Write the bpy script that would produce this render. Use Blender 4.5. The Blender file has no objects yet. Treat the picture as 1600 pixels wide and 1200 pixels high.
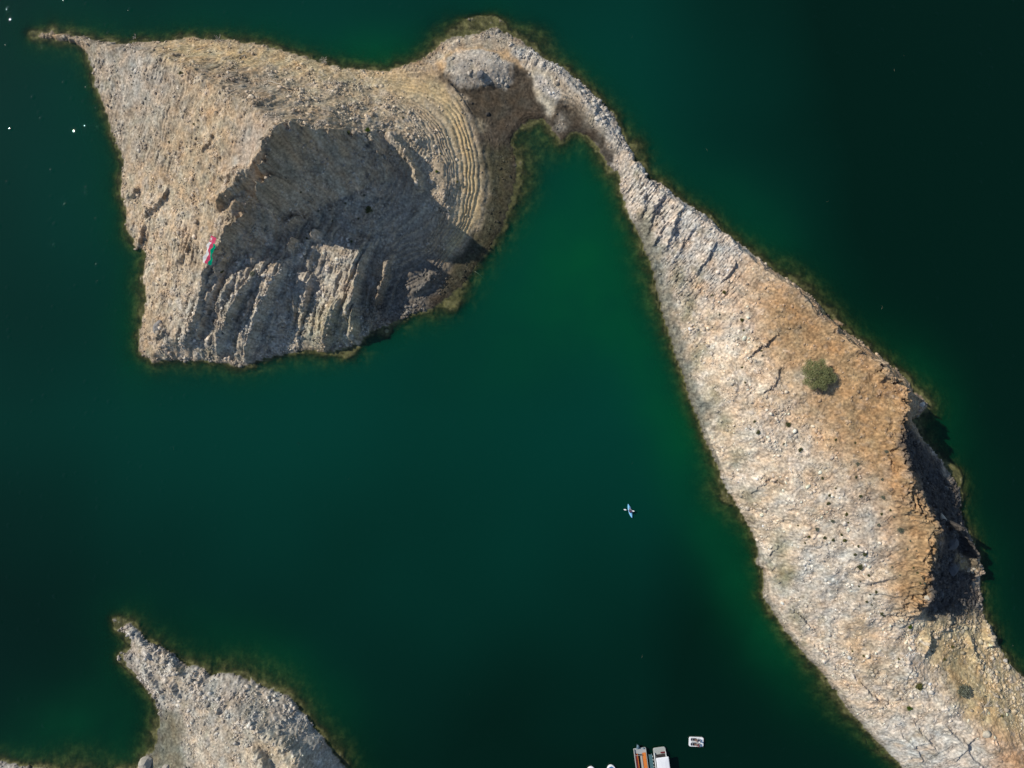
import bpy, math, random
import numpy as np
from mathutils import Vector, Matrix
random.seed(7)
sc = bpy.context.scene
col = sc.collection
# ------------------------------------------------------------------ camera, sky, sun, exposure
S = 0.14                       # metres per photo pixel at water level
F = 1067.0                     # focal length in photo pixels (24 mm on 36 mm)
H = S * F                      # flying height of the camera
cam = bpy.data.cameras.new('camera')
cam.lens = 24.0; cam.sensor_width = 36.0; cam.clip_start = 1.0; cam.clip_end = 5000.0
co = bpy.data.objects.new('camera', cam); co.location = (0, 0, H); col.objects.link(co)
sc.camera = co
SUN_EL = math.radians(38.0)
SUN_AZ = math.radians(180 - 27)            # math angle (from +X) towards the sun: upper left of the frame
world = bpy.data.worlds.new('World'); sc.world = world; world.use_nodes = True
wn = world.node_tree; wn.nodes.clear()
sky = wn.nodes.new('ShaderNodeTexSky'); sky.sky_type = 'NISHITA'; sky.sun_disc = False
sky.dust_density = 0.15; sky.sun_elevation = SUN_EL; sky.sun_rotation = math.pi / 2 - SUN_AZ
bg = wn.nodes.new('ShaderNodeBackground'); bg.inputs['Strength'].default_value = 0.115
wo = wn.nodes.new('ShaderNodeOutputWorld')
wn.links.new(sky.outputs[0], bg.inputs[0]); wn.links.new(bg.outputs[0], wo.inputs[0])
sl = bpy.data.lights.new('sun', 'SUN'); sl.energy = 4.4; sl.angle = math.radians(0.5); sl.color = (1.0, 0.92, 0.79)
so = bpy.data.objects.new('sun', sl); col.objects.link(so)
sd = Vector((math.cos(SUN_EL) * math.cos(SUN_AZ), math.cos(SUN_EL) * math.sin(SUN_AZ), math.sin(SUN_EL)))
so.rotation_euler = sd.to_track_quat('Z', 'Y').to_euler(); so.location = sd * 300
vs = sc.view_settings
vs.view_transform = 'Standard'; vs.look = 'None'; vs.gamma = 1.0; vs.use_curve_mapping = False
vs.exposure = -0.03
sc.cycles.caustics_reflective = False; sc.cycles.caustics_refractive = False; sc.cycles.max_bounces = 6; sc.cycles.transparent_max_bounces = 8

# ------------------------------------------------------------------ numpy helpers
def fade(t): return t * t * t * (t * (t * 6 - 15) + 10)
def perlin(x, y, seed):
    r = np.random.RandomState(seed); g = r.rand(256, 256).astype(np.float32) * 6.2832
    gx, gy = np.cos(g), np.sin(g)
    xi = np.floor(x).astype(np.int32); yi = np.floor(y).astype(np.int32)
    xf = (x - xi).astype(np.float32); yf = (y - yi).astype(np.float32)
    u, v = fade(xf), fade(yf)
    def c(a, b):
        i, j = (xi + a) & 255, (yi + b) & 255
        return gx[i, j] * (xf - a) + gy[i, j] * (yf - b)
    n0 = c(0, 0) * (1 - u) + c(1, 0) * u
    n1 = c(0, 1) * (1 - u) + c(1, 1) * u
    return (n0 * (1 - v) + n1 * v) * 1.5
def fbm(x, y, seed, octs=4, gain=0.5):
    s = 0; a = 1.0; f = 1.0; t = 0
    for o in range(octs):
        s = s + a * perlin(x * f + 17 * o, y * f - 9 * o, seed + o); t += a; a *= gain; f *= 2.03
    return s / t
def ridged(x, y, seed, octs=3, gain=0.5):
    s = 0; a = 1.0; f = 1.0; t = 0
    for o in range(octs):
        s = s + a * (1 - np.abs(perlin(x * f + 31 * o, y * f + 5 * o, seed + o)) * 1.6); t += a; a *= gain; f *= 2.1
    return s / t
def boulders(x, y, cell, seed, prob=0.8):
    # dome / slab shaped stones, one per jittered cell
    r = np.random.RandomState(seed); T = 256
    jx, jy, rr, pp, hh, aa = [r.rand(T, T).astype(np.float32) for _ in range(6)]
    X = (x / cell).astype(np.float32); Y = (y / cell).astype(np.float32)
    xi = np.floor(X).astype(np.int32); yi = np.floor(Y).astype(np.int32)
    out = np.zeros_like(X)
    for a in (-1, 0, 1):
        for b in (-1, 0, 1):
            i, j = (xi + a) & 255, (yi + b) & 255
            dx = X - (xi + a + jx[i, j]); dy = Y - (yi + b + jy[i, j])
            R = 0.22 + 0.42 * rr[i, j] ** 2
            an = aa[i, j] * 6.28; ca, sa = np.cos(an), np.sin(an)
            px = dx * ca + dy * sa; py = (-dx * sa + dy * ca) * 1.45
            d = np.maximum(np.abs(px) * 0.86 + np.abs(py) * 0.3, np.sqrt(px * px + py * py)) / R
            h = np.clip(1.15 - d * d, 0, 0.75) * R * (0.5 + 0.8 * hh[i, j]) + px * 0.25 * (d < 1)
            h = np.where((pp[i, j] < prob) & (d < 1.07), h, 0)
            out = np.maximum(out, h)
    return out * cell
def blur(a, r):
    if r < 1: return a
    r = int(r)
    for _ in range(2):
        for ax in (0, 1):
            p = np.concatenate([np.repeat(np.take(a, [0], ax), r, ax), a, np.repeat(np.take(a, [-1], ax), r, ax)], ax)
            c = np.cumsum(p, ax); z = np.zeros_like(np.take(c, [0], ax)); c = np.concatenate([z, c], ax)
            n = a.shape[ax]
            a = (np.take(c, range(2 * r + 1, 2 * r + 1 + n), ax) - np.take(c, range(0, n), ax)) / (2 * r + 1)
    return a
def polymask(poly, nx, ny, x0, y0, step):
    m = np.zeros((ny, nx), bool); P = poly + [poly[0]]
    for (ax, ay), (bx, by) in zip(P[:-1], P[1:]):
        if ay == by: continue
        if ay > by: ax, ay, bx, by = bx, by, ax, ay
        r0 = max(0, int(math.ceil((ay - y0) / step))); r1 = min(ny - 1, int(math.ceil((by - y0) / step)) - 1)
        for r in range(r0, r1 + 1):
            X = ax + (bx - ax) * (y0 + r * step - ay) / (by - ay)
            c = max(0, int(math.ceil((X - x0) / step)))
            if c < nx: m[r, c:] ^= True
    return m
def cubic(a, n0, f):
    # Catmull-Rom upsampling by an integer factor along both axes
    for ax in (0, 1):
        n = a.shape[ax]; q = np.arange((n - 1) * f + 1) / f
        i = np.minimum(q.astype(int), n - 2); t = (q - i).astype(np.float32)
        w = [(-t + 2 * t**2 - t**3) / 2, (2 - 5 * t**2 + 3 * t**3) / 2, (t + 4 * t**2 - 3 * t**3) / 2, (-t**2 + t**3) / 2]
        s = 0
        for k in range(4):
            g = np.take(a, np.clip(i + k - 1, 0, n - 1), ax)
            s = s + g * (w[k][:, None] if ax == 0 else w[k][None, :])
        a = s
    return a

# ------------------------------------------------------------------ traced shores (photo pixels at water level)
HILL = [(55,55),(69,50),(81,47),(88,52),(102,54),(117,58),(132,59),(151,63),(172,66),(186,70),(206,70),(219,64),(237,67),(250,66),(275,61),(300,59),(344,62),(375,64),(406,69),(437,78),(469,89),(506,99),(525,103),(556,108),(587,110),(612,108),(634,102),(656,94),(672,84),(687,70),(706,59),(731,55),(752,52),(760,47),(775,40),(781,44),(794,53),(816,66),(828,75),(837,81),(850,91),(869,102),(887,111),(897,122),(910,132),(925,146),(942,165),(957,180),(967,197),(975,215),(985,235),(992,242),(992,255),
 (967,265),(957,265),(947,247),(935,230),(922,215),(905,205),(893,205),(887,209),(878,219),(869,212),(853,190),(850,187),(831,186),(809,200),(797,219),(806,250),(806,275),(800,308),(785,352),(765,387),(742,416),(721,448),(698,466),(672,483),(654,486),(637,492),(613,504),(593,513),(567,527),(558,539),(540,542),(509,552),(485,546),(456,549),(412,559),(377,571),(337,565),(296,561),(267,562),(240,565),(220,550),(218,527),(223,492),(229,469),(227,425),(229,396),(221,387),(211,375),(198,361),(198,329),(191,308),(189,279),(194,250),(184,225),(175,203),(166,169),(153,141),(144,103),(134,78),(122,66),(94,61),(62,57)]
RIDGE = [(992,242),(990,252),(1002,255),(1005,267),(1010,280),(1027,284),(1040,293),(1050,305),(1072,319),(1082,325),(1100,335),(1116,348),(1131,365),(1154,380),(1166,389),(1183,403),(1201,418),(1218,429),(1242,445),(1259,459),(1280,478),(1297,501),(1316,516),(1337,530),(1362,547),(1387,569),(1409,587),(1422,600),(1428,612),(1444,622),(1450,634),(1436,650),(1424,656),(1431,669),(1447,694),(1469,719),(1487,744),(1499,769),(1498,800),(1508,825),(1519,847),(1528,868),(1530,897),(1530,916),(1533,944),(1538,966),(1550,987),(1562,1016),(1581,1044),(1600,1062),(1640,1100),(1700,1160),(1790,1240),(1790,1400),(1560,1400),(1440,1240),
 (1406,1194),(1375,1159),(1350,1134),(1325,1106),(1303,1072),(1275,1041),(1247,1009),(1225,981),(1209,956),(1194,931),(1194,897),(1188,865),(1178,835),(1166,809),(1147,781),(1128,747),(1116,712),(1097,669),(1081,625),(1068,585),(1058,556),(1046,518),(1035,483),(1027,448),(1017,410),(1005,381),(993,352),(982,332),(973,307),(970,290),(967,265)]
POINT = [(194,975),(203,973),(217,989),(224,1003),(245,1008),(266,1024),(290,1041),(315,1045),(331,1060),(350,1052),(371,1057),(399,1069),(427,1080),(448,1087),(465,1104),(490,1139),(511,1164),(532,1192),(548,1215),(600,1300),(640,1400),(-140,1400),(-140,1160),(-60,1178),(0,1190),(42,1199),(120,1212),(205,1207),(224,1190),(238,1178),(246,1157),(250,1122),(245,1094),(224,1069),(199,1041),(192,1027),(207,1013),(205,996),(192,980)]
COASTS = [HILL, RIDGE, POINT]
# crest, foot and contour lines: photo pixel + height in metres
LINES = [
 # hill: south-west crest up to the summit
 [(238,556,1),(262,530,3.4),(280,512,4.8),(300,478,7),(325,425,10.2),(345,375,13.0),(354,340,15.8),(386,282,21),(396,262,24),(418,222,27),(430,198,28),(450,192,28)],
 # east crest
 [(450,192,28),(478,199,25.5),(516,201,21.5),(540,201,16.5),(572,203,12),(600,203,9.6),(640,212,7.6),(668,225,5.6)],
 # north-west spur
 [(430,198,28),(402,172,25.5),(350,140,20),(300,112,14),(262,92,9),(210,80,5),(160,70,2.6),(128,65,1.2),(85,53,.35),(62,54,.15)],
 # foot of the shaded face
 [(640,262,5.5),(600,275,7),(560,300,8),(515,320,8.6),(462,350,9.2),(425,385,8.4),(392,425,7.8),(360,450,6.8),(330,500,4.6),(300,535,2.4)],
 # east terraces (gentle)
 [(560,130,3),(640,150,3.2),(690,185,3.2),(712,230,3.0),(722,280,2.8),(716,340,2.6),(690,385,2.4),(655,425,2.4)],
 [(590,118,1.1),(660,118,1.2),(705,135,1.3),(732,170,1.3),(748,220,1.3),(757,280,1.2),(752,330,1.1),(733,372,1.1),(700,412,1.1)],
 [(690,245,5.2),(692,300,4.8),(680,350,4.4),(660,390,4.2)],
 [(300,72,1.5),(380,80,1.8),(450,95,2),(520,115,2.3)],
 [(330,95,6),(420,115,7.5),(500,135,7),(560,150,6)],
 # flats round the gravel mound
 [(690,110,.55),(715,140,.5),(745,170,.5),(780,160,.5),(810,150,.5),(820,120,.6)],
 [(760,200,.4),(790,190,.35),(820,170,.4),(770,240,.35),(780,280,.35),(775,330,.3)],
 [(700,80,.9),(750,66,1.0),(800,75,.9),(830,92,1.0)],
 # rocky strip to the neck
 [(830,90,1.2),(860,106,1.9),(890,130,2.6),(915,158,2.6),(940,190,1.8),(962,218,1.3),(982,240,.9),(990,250,.8)],
 [(830,130,.9),(850,150,1.2),(862,170,.9)],[(885,165,.4),(900,190,.35),(925,205,.4),(950,232,.4)],
 # ridge crest
 [(990,250,.8),(1000,272,2),(1030,296,3),(1070,325,3.8),(1115,355,4.5),(1160,392,5.5),(1200,424,7),(1240,452,8.5),(1280,489,10),(1318,528,12),(1345,548,13),(1372,578,14),(1398,598,15),(1419,609,15.5),(1413,640,16.5),(1400,690,17.5),(1412,722,18.5),(1428,752,19.5),(1424,785,20),(1465,822,19.5),(1461,850,19),(1452,880,18),(1452,925,16),(1438,945,14.5),(1412,966,10.5),(1400,1000,8),(1430,1060,7),(1480,1110,7),(1540,1160,8),(1620,1220,9),(1800,1330,9)],
 # foot of the east cliff and its talus
 [(1424,662,2.5),(1428,700,6),(1438,735,8),(1440,770,8.5),(1452,795,8.5),(1476,815,8),(1484,840,7.5),(1486,870,7),(1490,915,5.5),(1490,960,4.2),(1500,1000,3.6),(1530,1040,3)],
 # ridge lower flank breaks
 [(1010,380,1.0),(1035,450,1.3),(1055,520,1.4),(1080,590,1.8),(1110,660,2.2),(1140,730,2.4),(1170,790,2.6),(1195,850,2.4),(1220,920,2.4),(1260,990,2.4),(1330,1070,2.6),(1390,1140,3),(1450,1200,3.4),(1560,1300,4)],
 [(1150,600,9),(1190,680,10),(1230,760,11),(1270,830,11),(1310,900,9.5)],
 # headland
 [(200,984,.7),(222,1008,1),(250,1035,1.4),(300,1075,2.6),(350,1100,3.8),(400,1140,6),(430,1170,6.8),(470,1215,8),(520,1330,9)],
 [(270,1100,.9),(283,1150,1.2),(290,1210,1.8),(250,1230,1.4),(120,1260,2),(-100,1230,1.6)],
]
GX0, GY0, GS = -128, -96, 4
NX, NY = 472, 352
px_u = GX0 + np.arange(NX) * GS; px_v = GY0 + np.arange(NY) * GS
def ground(px, py, z):
    k = 1 - z / H
    return 800 + (px - 800) * k, 600 + (py - 600) * k
land = [polymask(c, NX, NY, GX0, GY0, GS) for c in COASTS]
anyland = land[0] | land[1] | land[2]
fix = ~anyland; val = np.zeros((NY, NX), np.float32)
acc = np.zeros((NY, NX)); cnt = np.zeros((NY, NX))
for L in LINES:
    for a, b in zip(L[:-1], L[1:]):
        ua, va = ground(*a); ub, vb = ground(*b)
        n = max(2, int(math.hypot(ub - ua, vb - va) / 1.5))
        for t in np.linspace(0, 1, n):
            i = int(round((ua + (ub - ua) * t - GX0) / GS)); j = int(round((va + (vb - va) * t - GY0) / GS))
            if 0 <= i < NX and 0 <= j < NY: acc[j, i] += a[2] + (b[2] - a[2]) * t; cnt[j, i] += 1
m = cnt > 0
val[m] = (acc[m] / cnt[m]); fix |= m
# multigrid-ish relaxation of a membrane through the lines
def relax(h, fx, vl, n):
    for _ in range(n):
        p = np.pad(h, 1, mode='edge')
        h = (p[:-2, 1:-1] + p[2:, 1:-1] + p[1:-1, :-2] + p[1:-1, 2:]) * 0.25
        h = np.where(fx, vl, h)
    return h
h = None
for f in (8, 4, 2, 1):
    fy, fxn = NY // f, NX // f
    cf = fix[:fy * f, :fxn * f].reshape(fy, f, fxn, f); cv = (val * fix)[:fy * f, :fxn * f].reshape(fy, f, fxn, f)
    # line constraints win over water
    wgt = (cf * (1 + 30 * (cv > 0)))
    c = wgt.sum((1, 3)); v = (cv * wgt).sum((1, 3)) / np.maximum(c, 1); fx_ = c > 0
    if h is None: h0 = np.where(fx_, v, 3.0)
    else: h0 = np.where(fx_, v, np.kron(h, np.ones((2, 2)))[:fy, :fxn] if h.shape[0] * 2 >= fy and h.shape[1] * 2 >= fxn else np.pad(np.kron(h, np.ones((2, 2))), ((0, 2), (0, 2)), mode='edge')[:fy, :fxn])
    h = relax(h0.astype(np.float32), fx_, v.astype(np.float32), 250 if f > 1 else 300)
base = h
# distance to shore (photo px)
U, V = np.meshgrid(px_u, px_v)
dist = np.full((NY, NX), 1e9, np.float32)
for c in COASTS:
    P = c + [c[0]]
    for (ax, ay), (bx, by) in zip(P[:-1], P[1:]):
        dx, dy = bx - ax, by - ay; L2 = dx * dx + dy * dy + 1e-6
        t = np.clip(((U - ax) * dx + (V - ay) * dy) / L2, 0, 1)
        dist = np.minimum(dist, (U - ax - t * dx) ** 2 + (V - ay - t * dy) ** 2)
dist = np.sqrt(dist)
def gauss(cx, cy, r): return np.exp(-((U - cx) ** 2 + (V - cy) ** 2) / (r * r))
slope = 0.5 - 0.30 * gauss(1240, 440, 60) - 0.3 * gauss(1300, 500, 40) - 0.35 * gauss(1440, 640, 45) - 0.3 * gauss(1480, 750, 35) \
    - .3 * gauss(700, 60, 60) - .38 * gauss(840, 60, 40) - .3 * gauss(830, 230, 50) - .25 * gauss(220, 450, 50) - .28 * gauss(400, 1060, 110) \
    - .3 * gauss(240, 1150, 40) - .3 * gauss(120, 1180, 60) - .2 * gauss(1010, 430, 90) - .25 * gauss(960, 250, 40) - .3 * gauss(510, 1180, 50) \
    - .3 * gauss(700, 470, 40) - .3 * gauss(810, 300, 50) - .25 * gauss(1110, 780, 60) - .25 * gauss(1300, 1090, 70) - .3 * gauss(185, 980, 25) - .3 * gauss(1000, 225, 22)
slope = np.clip(slope, .13, .8)
depth = -(slope * dist * S) * (1 - .55 * np.exp(-(dist / 9.0) ** 2))
depth += 2.6 * np.exp(-((U - 755) ** 2 / 900 + (V - 33) ** 2 / 160)) + .6 * gauss(50, 53, 8) + .4 * gauss(38, 49, 6) + .9 * gauss(184, 972, 10) + .6 * gauss(170, 965, 9) + .8 * gauss(186, 1028, 9) \
    + 1.7 * gauss(604, 522, 8) + .7 * gauss(712, 476, 16) + 1.6 * gauss(1490, 742, 14) + 1.4 * gauss(1140, 775, 12) + 1.2 * gauss(545, 555, 14)
depth += (.75 * fbm(U / 17., V / 17., 833, 4, .6) * np.clip(dist / 6, 0, 1) - .05) * np.exp(-dist / 40)
depth = np.minimum(depth, -0.14 + .10 * fbm(U / 9., V / 9., 843, 2))
depth = np.minimum(depth, -0.05)
base = np.where(anyland, base, depth).astype(np.float32)
base = np.where(anyland, np.maximum(base, 0.06), base)
FF = 4
fine = cubic(base, None, FF)
FY, FX = fine.shape
fu = GX0 + np.arange(FX); fv = GY0 + np.arange(FY)
def samp(a, u, v, x0=GX0, y0=GY0, st=1.0):
    x = np.clip((u - x0) / st, 0, a.shape[1] - 1.001); y = np.clip((v - y0) / st, 0, a.shape[0] - 1.001)
    i = x.astype(np.int32); j = y.astype(np.int32); fx = (x - i); fy = (y - j)
    if a.ndim == 3: fx = fx[..., None]; fy = fy[..., None]
    return (a[j, i] * (1 - fx) + a[j, i + 1] * fx) * (1 - fy) + (a[j + 1, i] * (1 - fx) + a[j + 1, i + 1] * fx) * fy

# ------------------------------------------------------------------ painted soil map (albedo with the cliff's painted shade, stoniness), traced over the land
MW, MH, MS = 900, 700, 2.0; MX0, MY0 = -100, -100
def cmask(poly, b):
    return blur(polymask(poly, MW, MH, MX0, MY0, MS).astype(np.float32), b)
soil = np.zeros((MH, MW, 3), np.float32); soil[:] = (.36, .30, .225)
ston = np.full((MH, MW), .6, np.float32)     # boulder amplitude
stra = np.full((MH, MW), .5, np.float32)     # bedded rock amplitude
def zone(poly, c=None, b=4, st=None, sr=None, k=1.0):
    w = cmask(poly, b) * k
    if c is not None: soil[:] = soil * (1 - w[..., None]) + np.array(c, np.float32) * w[..., None]
    if st is not None: ston[:] = ston * (1 - w) + st * w
    if sr is not None: stra[:] = stra * (1 - w) + sr * w
TAN = (.350, .264, .172); GREY = (.315, .266, .204); YEL = (.43, .325, .18); CREAM = (.53, .432, .325); ORA = (.315, .198, .100); MUD = (.075, .060, .043)
PALE = (.52, .47, .40); OLIVE = (.070, .068, .038)
# hill
zone([(0,0),(700,0),(700,620),(100,620)], TAN, 1, .45, .55)
zone([(120,60),(240,70),(300,130),(250,250),(190,300),(140,130)], GREY, 14, .35, .5)
zone([(150,80),(240,75),(260,150),(200,180)], (.34,.31,.27), 12, k=.7)
zone([(200,270),(340,330),(300,470),(200,500)], (.42,.335,.235), 14, .5, .9)
zone([(250,180),(350,190),(330,330),(270,300)], (.38,.30,.20), 12, k=.7)
zone([(250,58),(440,76),(600,108),(700,140),(640,170),(420,110),(250,90)], YEL, 6, .3, .15)
zone([(420,110),(600,130),(690,180),(640,200),(500,180),(420,160)], (.40,.32,.215), 10, .7, .2)
zone([(330,110),(430,140),(440,190),(360,170)], (.33,.265,.19), 8, .6, .3)
zone([(380,180),(430,190),(400,260),(350,280)], (.34,.28,.225), 6, .12, .3)
zone([(455,200),(600,205),(680,320),(640,480),(480,420),(400,400),(345,380)], (.34,.285,.215), 10, .5, .4)
zone([(600,150),(680,190),(700,280),(680,370),(650,300),(600,200)], (.42,.345,.245), 7, .85, .1)
zone([(600,118),(680,128),(722,165),(742,230),(755,290),(745,350),(700,410),(690,400),(715,340),(718,270),(700,200),(650,150)], (.50,.375,.205), 3, .16, .0)
zone([(640,140),(690,165),(720,240),(726,300),(716,350),(690,390),(706,330),(704,260),(680,190)], (.43,.35,.235), 3, .35, .0)
zone([(300,430),(460,390),(560,380),(590,500),(500,550),(380,570),(240,560)], (.38,.335,.27), 10, .65, .3)
zone([(470,490),(580,480),(570,540),(470,545)], (.33,.30,.20), 10, .8, .3)
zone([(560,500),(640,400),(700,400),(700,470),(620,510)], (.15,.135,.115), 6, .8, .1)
# beach mud and flats
zone([(680,118),(712,135),(735,170),(752,230),(765,290),(755,350),(735,375),(700,415),(690,450),(655,480),(700,480),(790,380),(812,300),(812,200),(860,195),(880,225),(900,215),(930,225),(960,270),(975,262),(950,215),(920,195),(895,160),(860,150),(826,102),(800,100),(690,112)], MUD, 2, .06, .0)
zone([(740,230),(760,300),(745,360),(700,430),(690,470),(780,400),(806,300),(806,230)], OLIVE, 5, .3, .0, .8)
zone([(690,110),(745,150),(840,140),(790,190),(745,200),(712,130)], (.058,.047,.032), 5, k=.8)
zone([(738,190),(755,190),(760,205),(745,207)], (.30,.25,.17), 2, k=.8)
zone([(672,88),(700,64),(750,55),(800,60),(832,80),(820,100),(790,84),(745,74),(705,84),(690,112)], (.34,.285,.21), 2, .4, .1)
zone([(680,106),(700,82),(750,72),(800,84),(822,104),(812,106),(795,95),(750,80),(712,90),(692,115)], (.45,.29,.145), 2, .15, 0)
zone([(690,100),(712,84),(745,78),(775,82),(797,98),(800,120),(792,136),(782,138),(765,128),(745,134),(724,137),(700,118)], (.40,.355,.295), 1, .45, 0)
zone([(795,66),(840,84),(880,104),(960,180),(990,240),(975,248),(935,195),(905,150),(860,110),(805,90)], (.43,.40,.35), 2, .9, .8)
zone([(826,98),(850,110),(870,130),(878,148),(866,170),(858,188),(850,172),(835,140)], (.46,.40,.30), 1, .2, .0)
zone([(830,112),(860,125),(876,145),(872,160),(855,150),(835,130)], (.44,.41,.37), 2, .8, .0)
zone([(872,172),(884,180),(884,205),(870,200)], (.33,.31,.26), 2, .6, .0)
# ridge
zone([(960,240),(1700,240),(1700,1400),(1300,1400),(960,500)], CREAM, 0, .5, .6)
zone([(965,245),(1010,250),(1100,330),(1180,400),(1130,470),(1060,480),(1000,380)], (.47,.43,.38), 10, .35, 2.3)
zone([(1150,400),(1250,440),(1440,600),(1445,750),(1490,830),(1472,950),(1400,960),(1400,870),(1350,800),(1310,700),(1260,620),(1180,520)], ORA, 12, .3, .4)
zone([(1240,500),(1310,560),(1330,680),(1300,740),(1240,620),(1200,520)], (.35,.235,.13), 14, k=.7)
zone([(1380,780),(1470,815),(1460,940),(1410,950),(1390,860)], (.335,.215,.112), 5, .10, .9)
zone([(1120,420),(1200,440),(1180,520),(1110,480)], (.47,.35,.25), 12, k=.7)
zone([(1130,600),(1200,620),(1300,760),(1330,900),(1240,860),(1160,700)], (.49,.405,.31), 14, .5, .5)
zone([(1230,840),(1330,850),(1350,960),(1260,1000),(1200,930)], (.46,.42,.36), 14, .4, .15)
zone([(1310,740),(1380,760),(1400,880),(1330,880)], (.41,.36,.30), 12, .5, .2, .8)
for q in [(1185,640,20,12),(1210,560,18,10),(1130,505,16,8),(1165,470,14,9),(1245,650,24,14),(1275,745,20,12),(1205,760,22,10),(1300,690,20,14),(1340,985,26,10),(1230,860,14,8),(1090,450,12,18),(1100,520,9,20),(1262,940,12,9),(1270,800,18,9)]:
    zone([(q[0]+q[2]*math.cos(a*.7), q[1]+q[3]*math.sin(a*.7)) for a in range(9)], (.50,.33,.18), 5, k=.7)
for q in [(1075,480,10,26),(1090,560,9,28),(1112,620,10,26),(1130,660,9,22),(1150,720,12,20),(1170,775,12,16),(1215,850,16,22),(1225,900,16,24),(1240,960,12,12),(1060,430,10,22),(1030,400,8,20),(1010,345,7,20)]:
    zone([(q[0]+q[2]*math.cos(a*.7), q[1]+q[3]*math.sin(a*.7)) for a in range(9)], (.20,.19,.12), 4, k=1.0)
for q in [(1130,545,26,14),(1150,590,18,14),(1195,690,10,24),(1260,590,10,16),(1090,600,10,20),(1100,640,9,16),(1150,735,12,20),(1235,790,24,16),(1180,760,12,18),(1215,840,14,14)]:
    zone([(q[0]+q[2]*math.cos(a*.7), q[1]+q[3]*math.sin(a*.7)) for a in range(9)], (.64,.58,.50), 6, k=.55)
zone([(980,350),(1014,350),(1034,410),(1053,470),(1076,560),(1102,625),(1116,670),(1085,670),(1030,510),(1000,420)], (.21,.20,.16), 2, .12, .0)
zone([(1410,655),(1440,690),(1500,760),(1520,870),(1540,980),(1470,990),(1440,960),(1455,900),(1474,832),(1454,792),(1434,755),(1402,700)], (.070,.064,.060), 2, .85, .5)  # east cliff face: its shadow darkness is painted into the albedo
zone([(1490,865),(1512,875),(1520,895),(1500,890)], (.42,.31,.16), 2)
zone([(1425,975),(1540,960),(1610,1080),(1640,1180),(1560,1150),(1480,1080),(1430,1010)], (.46,.36,.21), 6, .8, .1)
zone([(1455,1000),(1500,1010),(1530,1080),(1580,1140),(1540,1140),(1470,1080)], (.45,.33,.17), 6, .2, .0)
zone([(1320,1000),(1440,1020),(1500,1100),(1440,1120),(1340,1060)], (.49,.42,.33), 8, .75, .2)
zone([(1330,1120),(1480,1120),(1600,1200),(1700,1400),(1500,1400),(1400,1220)], (.44,.41,.36), 10, .2, .8)
zone([(1540,1130),(1620,1180),(1640,1260),(1570,1220)], (.44,.25,.12), 10, .2, .5)
zone([(1340,960),(1370,1020),(1400,1060),(1350,1050),(1310,1000)], (.48,.34,.20), 6, .3, .1, .7)
# headland
zone([(150,940),(640,940),(640,1400),(-100,1400),(-100,1150),(150,1150)], (.38,.345,.290), 1, .85, .4)
zone([(250,1035),(285,1050),(300,1100),(330,1150),(420,1160),(470,1240),(300,1240),(290,1120)], (.43,.37,.285), 8, .4, .1)
zone([(370,1130),(460,1150),(500,1220),(430,1220)], (.42,.365,.27), 8, .6, .4)
zone([(250,1110),(285,1120),(292,1210),(220,1210),(235,1170)], (.17,.16,.115), 3, .12, .0)

# ------------------------------------------------------------------ fine relief
act = blur((fine > -4.2).astype(np.float32), 2) > 0.001
jj, ii = np.nonzero(act)
u = fu[ii].astype(np.float32); v = fv[jj].astype(np.float32)
x = (u - 800) * S; y = (600 - v) * S
ks = 1
bh = fine[jj, ii]
# jagged plan outline: sample the smooth relief at warped positions
wx = fbm(x / 5.5, y / 5.5, 11, 4, .6) * 1.5; wy = fbm(x / 5.5, y / 5.5, 41, 4, .6) * 1.5
onl = samp(blur(anyland.astype(np.float32), 0), u, v, st=GS)
wamp = np.where((u < 820) & (v < 700), np.clip(.4 + bh / 40, .3, .8), np.clip(.35 + bh / 14, .3, 1.2))
flat = samp(ston, u, v, MX0, MY0, MS)       # provisional
cd = np.full(len(u), 1e9, np.float32); CR = [ground(*p)[:2] for p in LINES[15] if 1360 < p[0] < 1480 and 570 < p[1] < 975]
for (ax, ay), (bx, by) in zip(CR[:-1], CR[1:]):
    dx, dy = bx - ax, by - ay; t = np.clip(((u - ax) * dx + (v - ay) * dy) / (dx * dx + dy * dy), 0, 1); cd = np.minimum(cd, np.hypot(u - ax - t * dx, v - ay - t * dy))
cw = np.exp(-(cd / 16) ** 2) * 2.4 + .04
wx2 = ridged(x / 2.6, y / 2.6, 17, 3, .6) - .6; wy2 = ridged(x / 2.6, y / 2.6, 27, 3, .6) - .6
z0 = samp(fine, u + (wx * wamp + wx2 * cw * 1.5) / S, v - (wy * wamp + wy2 * cw * 1.5) / S)
def appar(u, v, z):
    k = 1 / (1 - z / H)
    return 800 + (u - 800) * k, 600 + (v - 600) * k
au, av = appar(u, v, np.maximum(z0, 0))
wn1 = fbm(x / 3.2, y / 3.2, 91, 3); wn2 = fbm(x / 3.2, y / 3.2, 131, 3)
au2, av2 = au + wn1 * 11, av + wn2 * 11
ST = samp(ston, au2, av2, MX0, MY0, MS); SR = samp(stra, au2, av2, MX0, MY0, MS)
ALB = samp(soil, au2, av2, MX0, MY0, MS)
up = np.clip((z0 + .15) / .8, 0, 1)
region = np.where(np.maximum(0, 1) * (au < 975) & (av < 700), 0, np.where((av > 900) & (au < 700), 2, 1))
z = z0.copy()
# broad lumps and gullies
z += up * fbm(x / 9, y / 9, 5, 3) * np.clip(z0 / 6, .05, 1) * 1.4
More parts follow.
